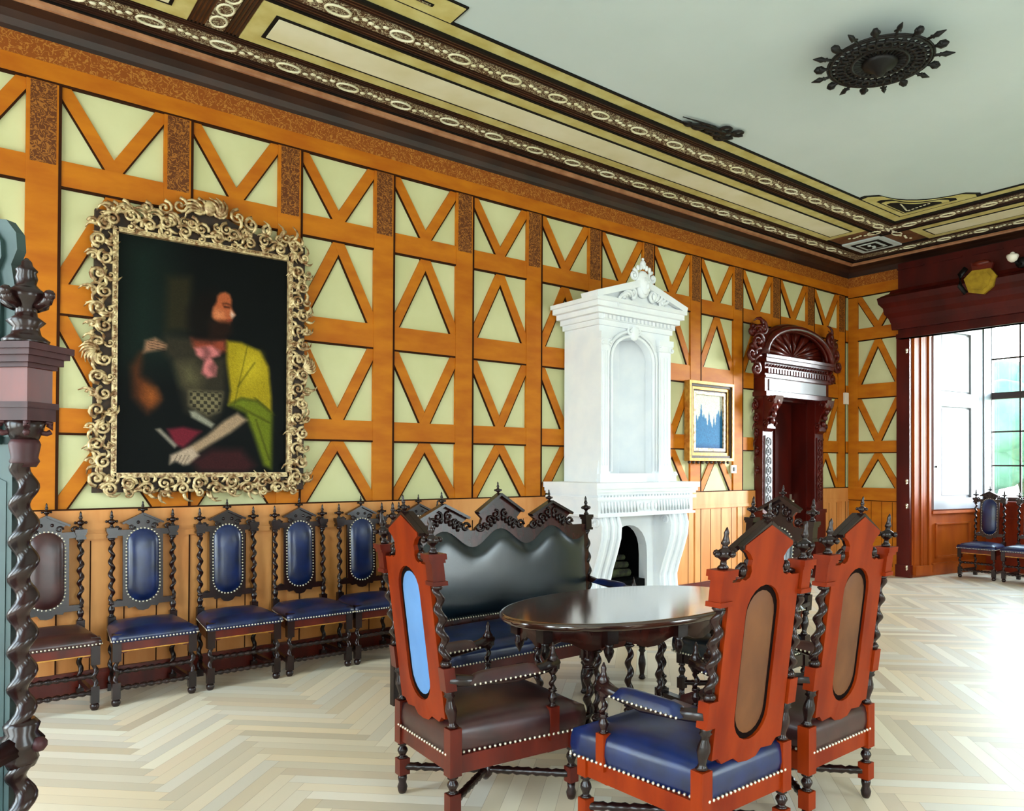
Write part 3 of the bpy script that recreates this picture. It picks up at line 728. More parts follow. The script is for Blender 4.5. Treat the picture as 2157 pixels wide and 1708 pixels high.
def scroll(m, cx, cz, r, a0, hand, y, th, n=15, turns=1.35, mat=0):
    pts = []; rad = []
    for i in range(n):
        t = i/(n-1); rr = r*(1-.86*t); a = a0+hand*2*PI*turns*t
        pts.append((cx+rr*math.cos(a), y-.012*t, cz+rr*math.sin(a))); rad.append(th*(1-.45*t))
    m.tube(pts, rad, 5, mat, up=(0,1,0)); m.ball(pts[-1], th*1.05, 6, 4, mat)
def leafblade(m, x, z, ang, L_, w, y, mat=0):
    pts = []; rad = []
    for i in range(6):
        t = i/5; a = ang+.9*t*t; pts.append((x+L_*t*math.cos(a), y-.02*math.sin(PI*t), z+L_*t*math.sin(a))); rad.append(max(.003, w*math.sin(PI*(.15+.8*t))))
    m.tube(pts, rad, 5, mat, up=(0,1,0), flat=.6)
def big_picture():
    W, H = 1.19, 1.695; cx, cz = 1.475, 2.322; y = WY-.045
    t = thing('framed_portrait', 'large dark portrait of a bearded man in a yellow cloak, carved gilt frame', 'painting', (cx, WY-.02, cz))
    c = canvas_mesh('canvas', W, H, 190, 270, portrait); c.parent = t; c.location = (0, -.035, 0)
    m = MB()
    for s in (-1, 1):
        m.box(s*(W/2-.004), s*(W/2+.125), -.045, .0, -H/2-.125, H/2+.125); m.box(-W/2+.004, W/2-.004, -.0452, .0, s*(H/2-.004), s*(H/2+.125))
    m.prism([(-.45,H/2+.12),(.45,H/2+.12),(.36,H/2+.15),(.2,H/2+.20),(.08,H/2+.25),(-.08,H/2+.25),(-.2,H/2+.20),(-.36,H/2+.15)], -.044, -.002, 'xz')
    m.build('frame_board', GOLD_D, t)
    m = MB()
    for s in (-1, 1):
        m.box(s*(W/2-.012), s*(W/2+.022), -.075, -.03, -H/2-.022, H/2+.022); m.box(-W/2, W/2, -.075, -.03, s*(H/2-.012), s*(H/2+.022))
        k = -H/2
        while k < H/2: m.ball((s*(W/2+.005), -.077, k), (.009,.009,.013), 6, 4); k += .034
        k = -W/2
        while k < W/2: m.ball((k, -.077, s*(H/2+.005)), (.013,.009,.009), 6, 4); k += .034
    m.build('inner_beading', GOLD, t, label='gold beaded inner moulding')
    rr = random.Random(11)
    def run(m, x0, z0, x1, z1, nx, nz):
        L_ = math.hypot(x1-x0, z1-z0); n = max(2, int(round(L_/.115))); ang = math.atan2(z1-z0, x1-x0)
        for i in range(n):
            t_ = (i+.5)/n; px, pz = x0+(x1-x0)*t_, z0+(z1-z0)*t_; h = 1 if i % 2 else -1
            scroll(m, px+nx*.02*h, pz+nz*.02*h, .052, ang+rr.uniform(-.5,.5)+(0 if h > 0 else PI), h, -.078, .0135)
            scroll(m, px-nx*.052*h, pz-nz*.052*h, .032, ang+PI*.5, -h, -.07, .011, turns=1.1)
            for q in range(6): leafblade(m, px+rr.uniform(-.04,.04), pz+rr.uniform(-.04,.04), ang+rr.uniform(-2.6,2.6), rr.uniform(.06,.11), .013, -.062)
    ew, eh = W/2+.085, H/2+.085
    for name, a in (('carved_side', (-ew,-eh,-ew,eh,1,0)), ('carved_side', (ew,-eh,ew,eh,1,0)), ('carved_base', (-ew,-eh,ew,-eh,0,1)), ('carved_top', (-ew,eh,ew,eh,0,1))):
        m = MB(); run(m, *a)
        if name == 'carved_side':
            for k in range(7): leafblade(m, a[0]+.02*(1 if a[0] > 0 else -1), .0, (0 if a[0] > 0 else PI)+(-1.0+k*.33), .11, .014, -.07)
        if name == 'carved_base':
            for k in range(5): leafblade(m, -.3+.15*k, -eh-.03, -PI/2-.6+.3*k, .10, .014, -.06)
        m.build(name, [GOLD], t)
    m = MB()
    for s in (-1, 1):
        for px, pz, r_ in ((.08,.16,.07),(.2,.15,.06),(.3,.12,.055),(.42,.10,.045),(.12,.06,.05),(.27,.05,.05),(.56,.08,.05),(.62,.06,.05)):
            scroll(m, s*px, eh+pz*1.25-.02, r_, PI*.5, s, -.07, .014, turns=1.3)
        for k in range(4): leafblade(m, s*.05, eh+.14, PI/2-s*(.15+.35*k), .14, .016, -.07)
        for k in range(5): leafblade(m, s*(.2+.1*k), eh+.06, PI/2-s*(.6+.1*k), .12, .013, -.07)
    m.ball((0,-.07,eh+.19), (.05,.03,.06), 8, 5)
    m.build('crest', GOLD, t)
big_picture()
def small_picture():
    cx, cz = 7.165, 2.09
    t = thing('framed_landscape', 'small blue forest landscape in a plain gold frame beside the fireplace', 'painting', (cx, WY-.03, cz))
    W, H = .53, .66
    c = canvas_mesh('canvas', W, H, 60, 74, landscape); c.parent = t; c.location = (0, -.022, 0)
    m = MB()
    def ring(a, b, y0, y1, mt):
        for s in (-1, 1):
            m.box(s*(W/2+a), s*(W/2+b), y0, y1, -H/2-b, H/2+b, mt); m.box(-W/2-a, W/2+a, y0, y1, s*(H/2+a), s*(H/2+b), mt)
    ring(.115,.15,-.085,.0,0); ring(.085,.115,-.07,.0,1); ring(.05,.085,-.055,.0,0); ring(.03,.05,-.04,0,1); ring(-.006,.03,-.045,0,2)
    m.build('frame', [GOLD2, GOLD_D, GOLD], t)
    m = MB()
    for k in range(10): m.ball((-.36+.08*k, -.03, -H/2-.165), (.03,.016,.022), 6, 4)
    m.build('base_ornament', GOLD_D, t)
small_picture()

# ------------------------------------------------------------------ fireplace
def fireplace():
    x0, x1 = 4.63, 6.07; cx = (x0+x1)/2; yf = 5.25
    t = thing('fireplace', 'tall white stucco fireplace with arched overmantel niche and pediment on the timber wall', 'fireplace', (cx, WY, 0))
    W = (cx, WY, 0)
    def bd(m, n, mt=WHITE, **k): return m.build(n, mt, t, W, **k)
    yb = WY-.045
    # lower body with an arched fire opening
    ox0, ox1 = 5.04, 5.56; yw = 5.52; zc = .62
    out = [(4.80,0),(ox0,0),(ox0,zc)] + [(ox0+(ox1-ox0)*(.5-.5*math.cos(PI*i/12)), zc+.33*math.sin(PI*i/12)**.8) for i in range(1,12)] + [(ox1,zc),(ox1,0),(5.90,0),(5.90,1.06),(4.80,1.06)]
    m = MB(); m.prism(out, yw, yw+.12, 'xz'); m.box(4.80, 4.92, yw+.12, yb, 0, 1.06); m.box(5.78, 5.90, yw+.12, yb, 0, 1.06)
    bd(m, 'surround')
    m = MB(); m.box(ox0-.08, ox1+.08, yb-.02, yb, 0, 1.04); m.box(ox0-.1, ox0-.06, yw+.12, yb, 0, 1.04); m.box(ox1+.06, ox1+.1, yw+.12, yb, 0, 1.04); m.box(ox0-.1, ox1+.1, yw+.12, yb, 1.0, 1.05); m.box(ox0-.1, ox1+.1, yw+.125, yb, 0, .385); m.box(ox0+.002, ox1-.002, yw+.03, yw+.125, 0, .385)
    bd(m, 'firebox', SOOT, label='black sooty fire opening')
    # console legs, S-shaped and fluted
    for side, xa, xb in ((-1, 4.72, 4.98), (1, 5.66, 5.93)):
        m = MB(); pr = [(yw,0),(5.36,0),(5.34,.10),(5.37,.18),(5.43,.30),(5.44,.42),(5.40,.55),(5.34,.70),(5.29,.85),(5.28,.97),(5.31,1.06),(yw,1.06)]
        m.prism(pr, xa, xb, 'yz')
        for f in (.16,.5,.84):
            xx = xa+(xb-xa)*f; m.tube([(xx, y_-.008, z_) for y_, z_ in pr[1:11]], .02, 6, up=(1,0,0))
        for zz, r_ in ((1.0,.055),(.16,.05)):
            for xx in (xa-.004, xb+.004): m.tube([(xx, 5.36+r_*(1-i/20)*math.cos(2.4*PI*i/14), zz+r_*(1-i/20)*math.sin(2.4*PI*i/14)) for i in range(15)], .012, 5, up=(1,0,0))
        for k in range(3): m.ball(((xa+xb)/2+(k-1)*.06, 5.33, .06), (.04,.03,.06), 6, 4)
        m.box(xa-.02, xb+.02, 5.31, yw, 0, .05)
        bd(m, 'console_leg')
    m = MB(); m.box(x0+.06, x1-.06, 5.30, yb, 1.06, 1.27); m.box(x0+.04, x1-.04, 5.28, yb, 1.06, 1.085); m.box(x0+.03, x1-.03, 5.275, yb, 1.22, 1.25)
    xx = x0+.09
    while xx < x1-.1:
        m.box(xx, xx+.018, 5.278, 5.30, 1.235, 1.265)
        if not (cx-.14 < xx < cx+.12): m.tube([(xx+.01, 5.297, 1.10), (xx+.01, 5.29, 1.15), (xx+.01, 5.297, 1.205)], .011, 5)
        xx += .042
    for k in range(5): m.ball((cx-.1+.05*k, 5.295, 1.15), (.026,.016,.05 if k % 2 else .035), 6, 4)
    bd(m, 'frieze')
    m = MB(); m.box(x0+.03, x1-.03, 5.28, yb, 1.27, 1.295); m.box(x0+.015, x1-.015, 5.265, yb, 1.295, 1.33); m.box(x0, x1, yf, yb, 1.33, 1.385)
    bd(m, 'mantel_shelf')
    # overmantel
    ax0, ax1, fy = 4.90, 5.92, 5.53
    n0, n1, nz0, nz1 = 5.05, 5.64, 1.47, 2.62
    hole = [(n0,nz0),(n1,nz0),(n1,nz1)] + [((n0+n1)/2+(n1-n0)/2*math.cos(PI*i/14), nz1+.24*math.sin(PI*i/14)) for i in range(1,14)] + [(n0,nz1)]
    m = MB(); m.prism([(ax0,1.385),(ax1-.02,1.385),(ax1-.02,2.93),(ax0,2.93)], fy, fy+.1, 'xz', holes=[hole])
    m.box(ax0, ax0+.1, fy+.1, yb, 1.385, 2.93); m.box(ax1-.12, ax1-.02, fy+.1, yb, 1.385, 2.93); m.box(ax0+.05, ax1-.06, fy+.1, yb-.01, 2.87, 2.92)
    bd(m, 'overmantel_body')
    m = MB(); q0 = (n0-.02, fy+.1); q1 = (n0+.16, fy+.33); q2 = (n1-.16, fy+.33); q3 = (n1+.02, fy+.1)
    pl = [q0,q1,q2,q3,(q3[0],yb),(q0[0],yb)]
    m.prism(pl, 1.40, 2.868, 'xy'); bd(m, 'recess')
    m = MB()
    for r_, o_ in ((.0,.0),(.045,.02)):
        pts = [(n1+r_, fy-.012, nz0+.02)] + [((n0+n1)/2+((n1-n0)/2+r_)*math.cos(PI*i/16), fy-.012, nz1+(.24+r_)*math.sin(PI*i/16)) for i in range(17)] + [(n0-r_, fy-.012, nz0+.02)]
        m.tube(pts, .018, 6, up=(0,1,0))
    m.ball(((n0+n1)/2, fy-.03, nz1+.27), (.06,.04,.08)); scroll(m, (n0+n1)/2-.05, nz1+.28, .05, 0, 1, fy-.03, .016); scroll(m, (n0+n1)/2+.05, nz1+.28, .05, PI, -1, fy-.03, .016)
    bd(m, 'arch_moulding')
    for xa in (ax0-.005, n1+.07):
        w_ = .11 if xa < 5.2 else .17
        m = MB(); m.box(xa, xa+w_, fy-.035, fy, 1.45, 2.82); m.box(xa-.015, xa+w_+.015, fy-.045, fy, 1.385, 1.47)
        for k in range(3): m.box(xa+w_*(.18+.27*k), xa+w_*(.18+.27*k)+.018, fy-.043, fy-.03, 1.55, 2.68)
        m.box(xa-.012, xa+w_+.012, fy-.05, fy, 2.74, 2.80); m.box(xa-.02, xa+w_+.02, fy-.06, fy, 2.80, 2.86)
        for s in (0, 1): scroll(m, xa+w_*s, 2.76, .03, PI/2, 1 if s else -1, fy-.05, .012)
        bd(m, 'pilaster')
    m = MB(); pr = [(5.92,1.385),(6.03,1.385),(6.03,1.42),(5.99,1.47),(5.95,1.56),(5.935,1.70),(5.92,1.75)]
    m.prism([(a-.02,b) for a,b in pr], fy, fy+.16, 'xz'); scroll(m, 5.975, 1.45, .035, 0, 1, fy-.005, .012)
    bd(m, 'side_scroll'); m = MB()
    pr2 = [(ax0-.005,1.385),(ax0-.03,1.385),(ax0-.02,1.5),(ax0-.005,1.6)]; m.prism(pr2, fy, fy+.12, 'xz')
    bd(m, 'side_scroll')
    m = MB()
    for z0_, z1_, o_ in ((2.93,2.98,.03),(2.98,3.03,.06),(3.03,3.08,.11),(3.08,3.13,.16),(3.13,3.17,.19)): m.box(ax0-o_, ax1-.02+o_*.35, fy-o_, yb, z0_, z1_)
    xx = ax0
    while xx < ax1-.04: m.box(xx, xx+.03, fy-.085, fy-.05, 2.985, 3.025); xx += .055
    bd(m, 'cornice')
    m = MB(); ca, cb = ax0-.19, ax1+.045; pk = (ca+cb)/2
    m.prism([(ca,3.17),(cb,3.17),(pk,3.36)], fy-.13, yb-.2, 'xz')
    for s, xe in ((-1, ca), (1, cb)):
        m.bar((xe, fy-.07, 3.19), (pk, fy-.07, 3.39), .24, .045)
        m.bar((xe, fy-.17, 3.18), (pk, fy-.17, 3.375), .05, .06)
    bd(m, 'pediment')
    m = MB(); y_ = fy-.16; z_ = 3.36
    m.ball((pk, y_, z_), (.10,.05,.14), 12, 8); m.ball((pk, y_-.04, z_-.02), (.06,.03,.09), 10, 6); m.ball((pk, y_-.075, z_-.03),(.014,.02,.03),6,4)
    for s in (-1, 1):
        scroll(m, pk+s*.13, z_+.08, .06, PI/2, s, y_, .02); scroll(m, pk+s*.15, z_-.1, .06, -PI/2, -s, y_, .02)
        m.ball((pk+s*.024,y_-.066,z_+.02),(.013,.01,.008),6,4)
        for k in range(5): leafblade(m, pk+s*(.14+.03*k), z_-.15, (PI/2 if s > 0 else PI/2)-s*(.5+.3*k), .14, .02, y_)
        scroll(m, pk+s*.27, z_-.16, .05, 0, s, y_, .018)
    for k in range(5): m.ball((pk-.08+.04*k, y_-.01, z_+.155+.012*(2-abs(k-2))), (.022,.022,.03), 6, 4)
    m.ball((pk, y_, z_+.20), (.035,.03,.045), 8, 5); m.ball((pk, y_, z_+.255), .016, 6, 4)
    bd(m, 'cartouche', label='white carved cartouche with mask and crown on the pediment')
fireplace()
for k, (a, z, r, yy, xx) in enumerate(((.0,.435,.045,5.72,5.32),(.05,.43,.04,5.84,5.30),(.04,.512,.036,5.76,5.33),(.0,.51,.033,5.86,5.28),(-.03,.585,.032,5.80,5.32))):
    m = MB(); d = Vector((math.cos(a), .3*math.sin(a), 0))*.17
    m.tube([-d, d*.1+Vector((0,0,.006)), d], [r*.95, r, r*.9], 9); m.tube([d*.5, d*.6+Vector((0,-.03,.03))], [.012,.008], 6)
    o = m.build('log', LOG); o.location = (xx, yy, z); tag(o, 'round log lying in the dark arched fire opening', 'log', 'logs in the fireplace')

# ------------------------------------------------------------------ doorway with carved case
def door():
    r = sroot('door_1', ((DX0+DX1)/2, WY, 0)); W = r.location.copy(); cx = (DX0+DX1)/2
    m = MB(); m.box(DX0, DX1, WY+.22, WY+.28, 0, DZ); 
    for z0_, z1_ in ((.15,.85),(1.0,2.3)):
        for xa, xb in ((DX0+.08,cx-.05),(cx+.05,DX1-.08)): m.box(xa, xb, WY+.20, WY+.22, z0_, z1_)
    leaf = m.build('door_leaf', MAHOG_D, r, W); 
    k = MB(); k.ball((DX1-.07, WY+.17, 1.05), (.028,.03,.028)); k.box(DX1-.1, DX1-.05, WY+.195, WY+.22, .95, 1.15); k.build('door_handle', BRASS, leaf, W)
    m = MB(); m.box(DX0-.02, DX0+.03, WY-.02, WY+.3, 0, DZ); m.box(DX1-.03, DX1+.02, WY-.02, WY+.3, 0, DZ); m.box(DX0, DX1, WY-.02, WY+.3, DZ-.03, DZ+.02)
    m.build('door_lining', MAHOG_D, r, W)
    for s in (-1, 1):
        xi = DX0 if s < 0 else DX1; xo = xi+s*.21; xa, xb = min(xi,xo), max(xi,xo)
        m = MB(); m.box(xa, xb, WY-.14, WY-.01, 0, 2.46); m.box(xa-.02, xb+.02, WY-.17, WY-.01, 0, .9); m.box(xa-.03, xb+.03, WY-.18, WY-.01, .9, .95); m.box(xa-.03,xb+.03,WY-.18,WY-.01,0,.15)
        m.build('door_pilaster', MAHOG, r, W)
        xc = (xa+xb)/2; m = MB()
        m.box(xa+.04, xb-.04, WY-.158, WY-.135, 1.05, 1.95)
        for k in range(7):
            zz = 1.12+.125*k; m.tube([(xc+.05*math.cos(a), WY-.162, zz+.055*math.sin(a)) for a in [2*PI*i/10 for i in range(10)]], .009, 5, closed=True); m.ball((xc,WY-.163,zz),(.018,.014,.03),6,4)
        m.build('carved_strap', GLAREWOOD if s < 0 else MAHOG, r, W, label='carved strapwork on the left door pilaster, highlight painted pale' if s < 0 else None)  # left strap has its highlight painted as a pale colour
        m = MB()   # console bracket with scrolls
        pr = [(WY-.14,2.0),(WY-.2,2.04),(WY-.19,2.16),(WY-.22,2.26),(WY-.30,2.36),(WY-.33,2.46),(WY-.14,2.46)]
        m.prism(pr, xa+.02, xb-.02, 'yz')
        for xx in (xa+.015, xb-.015):
            for yy, zz, q in ((WY-.26,2.40,.06),(WY-.18,2.10,.045)): m.tube([(xx, yy+q*(1-i/18)*math.cos(2.2*PI*i/12), zz+q*(1-i/18)*math.sin(2.2*PI*i/12)) for i in range(13)], .014, 5, up=(1,0,0))
        for k in range(4): m.ball((xc, WY-.215-.025*k, 2.14+.085*k), (.05,.03,.045), 6, 4)
        m.build('console_bracket', MAHOG, r, W)
        m = MB()   # carved ear beside the case
        for k, (dx, zz, q) in enumerate(((.10,2.35,.07),(.08,2.18,.06),(.07,1.98,.05),(.05,1.75,.045),(.05,1.5,.04))): scroll(m, xo+s*(dx-.03), zz, q, PI/2, s, WY-.06, .022)
        for k in range(5): leafblade(m, xo, 2.3-.2*k, (0 if s > 0 else PI)+s*(.4-.2*k), .13, .02, WY-.05)
        m.build('carved_ear', MAHOG, r, W)
    ex0, ex1 = DX0-.24, DX1+.30
    m = MB(); m.box(ex0, ex1, WY-.22, WY, 2.46, 2.52); m.box(ex0+.02, ex1-.02, WY-.18, WY, 2.52, 2.70); m.box(ex0, ex1, WY-.21, WY, 2.70, 2.73); m.box(ex0+.02, ex1-.02, WY-.18, WY, 2.73, 2.90); m.box(ex0-.03, ex1+.03, WY-.24, WY, 2.90, 2.95); m.box(ex0-.05,ex1+.05,WY-.26,WY,2.95,2.99)
    m.build('entablature', MAHOG, r, W)
    m = MB(); m.box(ex0+.10, ex1-.10, WY-.192, WY-.17, 2.535, 2.685); m.build('lintel_panel', GLAREWOOD, r, W, label='polished panel over the door, reflection painted pale')  # reflected light painted as a pale panel colour
    m = MB(); xx = ex0+.05
    while xx < ex1-.06:
        m.box(xx, xx+.035, WY-.215, WY-.18, 2.76, 2.82); m.ball((xx+.018, WY-.192, 2.86), (.016,.012,.022), 6, 4); xx += .062
    m.build('dentil_row', MAHOG, r, W)
    hw = (ex1-ex0)/2; A = [(cx+hw*math.cos(PI*i/18), 2.99+.40*math.sin(PI*i/18)) for i in range(19)]
    m = MB(); m.prism(A, WY-.10, WY, 'xz'); m.build('tympanum', REDW_D, r, W)
    m = MB()
    for rr_, yo, th in ((1.0,.25,.045),(.94,.21,.03),(1.07,.16,.05)):
        pts = [(cx+hw*rr_*math.cos(PI*i/18), WY-yo+.02, 2.99+.40*rr_*math.sin(PI*i/18)) for i in range(19)]
        m.tube(pts, th, 6, up=(0,1,0))
    vs = []; n = 19
    for i in range(n): vs += [(A[i][0], WY-.25, A[i][1]), (A[i][0], WY, A[i][1]), (cx+hw*1.06*math.cos(PI*i/18), WY-.25, 2.99+.43*math.sin(PI*i/18)), (cx+hw*1.06*math.cos(PI*i/18), WY, 2.99+.43*math.sin(PI*i/18))]
    fs = []
    for i in range(n-1):
        a, b = 4*i, 4*i+4; fs += [(a,b,b+1,a+1),(a+2,a+3,b+3,b+2),(a,a+2,b+2,b)]
    m.add(vs, fs, 0, True); m.build('arched_hood', MAHOG, r, W)
    m = MB()
    for s in (-1, 1):
        for dx, zz, q, yo in ((.14,3.14,.14,.2),(.04,3.32,.10,.2),(.24,2.98,.11,.18),(.12,2.80,.09,.16),(.20,3.28,.07,.16)): scroll(m, cx+s*(hw+dx), zz, q, PI/2, s, WY-yo, .035)
        for k in range(6): leafblade(m, cx+s*(hw+.02), 2.95+.08*k, PI/2-s*(1.2-.15*k), .2, .03, WY-.2)
    m.build('carved_wing', MAHOG, r, W)
    m = MB(); fan = []
    for k in range(9):
        a = PI*(k+.5)/9; m.tube([(cx, WY-.11, 3.02), (cx+hw*.45*math.cos(a), WY-.13, 3.02+.17*math.sin(a)), (cx+hw*.88*math.cos(a), WY-.11, 3.02+.33*math.sin(a))], [.01,.03,.035], 6)
    m.build('shell_fan', REDW_D, r, W)
door()

# ------------------------------------------------------------------ seating
FIN = [(.0,0),(.018,.0),(.02,.008),(.012,.016),(.010,.03),(.022,.04),(.030,.052),(.026,.064),(.012,.072),(.010,.082),(.016,.090),(.012,.10),(.008,.115),(.0095,.125),(.004,.14),(.0,.146)]
def finial(m, x, y, z, k=1.0, mat=0, arms=True):
    m.lathe(x, y, [(r*k, z+h*k) for r, h in FIN[1:]], 8, mat)
    if arms:
        for a in (0, PI/2, PI, 3*PI/2): m.ball((x+.036*k*math.cos(a), y+.036*k*math.sin(a), z+.054*k), .012*k, 6, 4, mat)
def turned(m, x, y, z0, z1, r, mat=0, seg=10):
    H = z1-z0; pr = [(r*.7,0),(r*1.05,.04),(r*.75,.10),(r*.62,.16),(r*.8,.28),(r*1.08,.45),(r*1.0,.58),(r*.66,.72),(r*.6,.8),(r*1.05,.86),(r*.8,.92),(r*1.0,.97),(r*.8,1)]
    m.lathe(x, y, [(a, z0+h*H) for a, h in pr], seg, mat)
def capblock(m, x, y, z0, z1, w, mat=0):
    m.box(x-w/2, x+w/2, y-w/2, y+w/2, z0, z1, mat)
    m.box(x-w*.72, x+w*.72, y-w*.72, y+w*.72, z1-.012, z1+.012, mat); m.box(x-w*.62, x+w*.62, y-w*.62, y+w*.62, z1-.026, z1-.012, mat); m.box(x-w*.62, x+w*.62, y-w*.62, y+w*.62, z0-.006, z0+.012, mat)
def cushion(m, xb, xf, wb, wf, z0, z1, crown, mat=0, bulge=.012):
    n = 12
    def P(u, v):
        x = xb+(xf-xb)*u; w = wb+(wf-wb)*u; a, b = 2*u-1, 2*v-1
        e = (1-abs(a)**5)*(1-abs(b)**5); return Vector((x, w*b, z1-.022+.022*min(1,e*3)+crown*(1-a*a)*(1-b*b)))
    m.grid(P, n, n, mat)
    rim = [P(i/n,0) for i in range(n+1)] + [P(1,j/n) for j in range(1,n+1)] + [P(1-i/n,1) for i in range(1,n+1)] + [P(0,1-j/n) for j in range(1,n)]
    c = Vector(((xb+xf)/2, 0, 0)); k = len(rim); vs = []
    for t_ in (0, .25, .6, 1):
        for p in rim:
            d = Vector((p.x-c.x, p.y, 0)).normalized(); vs.append(Vector((p.x, p.y, p.z+(z0-p.z)*t_)) + d*bulge*math.sin(PI*min(1,t_*1.0)))
    m.add(vs, [(r*k+i, r*k+(i+1)%k, (r+1)*k+(i+1)%k, (r+1)*k+i) for r in range(3) for i in range(k)], mat, True)
def nail_line(m, a, b, step=.022, r=.0062, mat=0):
    a = Vector(a); b = Vector(b); n = max(1, int((b-a).length/step))
    for i in range(n+1): m.ball(a+(b-a)*(i/n), r, 6, 4, mat)
def pad(m, outline, x0, h, mat=0, cy=0.0, cz=0.0):
    """cushioned pad on the yz plane at x0 bulging by h towards +x"""
    k = len(outline); vs = []; rings = (1, .94, .8, .6, .35)
    for s in rings:
        for (y, z) in outline: vs.append((x0+h*(1-s**4)**.7, cy+(y-cy)*s, cz+(z-cz)*s))
    vs.append((x0+h, cy, cz)); fs = []
    for r in range(len(rings)-1):
        for i in range(k): j = (i+1)%k; fs.append((r*k+i, r*k+j, (r+1)*k+j, (r+1)*k+i))
    b = (len(rings)-1)*k; fs += [(b+i, b+(i+1)%k, len(vs)-1) for i in range(k)]
    m.add(vs, fs, mat, True)
def gable_outline(hw, zb, zs, zp, eave, neck, scal=.03):
    """half outline mirrored: panel with shoulders, volute notches and a gable"""
    h = [(0,zb-scal),(.25*hw,zb-scal*.8),(.4*hw,zb+.0),(.72*hw,zb-.006),(.84*hw,zb+.02),(hw,zb+.02),(hw,zs)]
    k = (zp-zs)/.20
    h += [(neck+.065*k, zs)] + [(neck+.032*k+.032*k*math.cos(a), zs+.034*k+.032*k*math.sin(a)) for a in (-.3*PI,-.5*PI,-.75*PI,-PI,-1.2*PI)]
    h += [(neck, zs+.075*k), (neck+.02, zs+.10*k), (eave, zs+.118*k), (eave, zs+.132*k), (0, zp)]
    return h + [(-y, z) for y, z in h[-2:0:-1]]
def scroll_yz(m, y, z, r, x, hand, th=.008, a0=0.0, mat=0):
    pts = [(x+.006*i/12, y+r*(1-i/15)*math.cos(a0+hand*2.3*PI*i/12), z+r*(1-i/15)*math.sin(a0+hand*2.3*PI*i/12)) for i in range(13)]
    m.tube(pts, [th*(1-.4*i/12) for i in range(13)], 5, mat, up=(1,0,0))

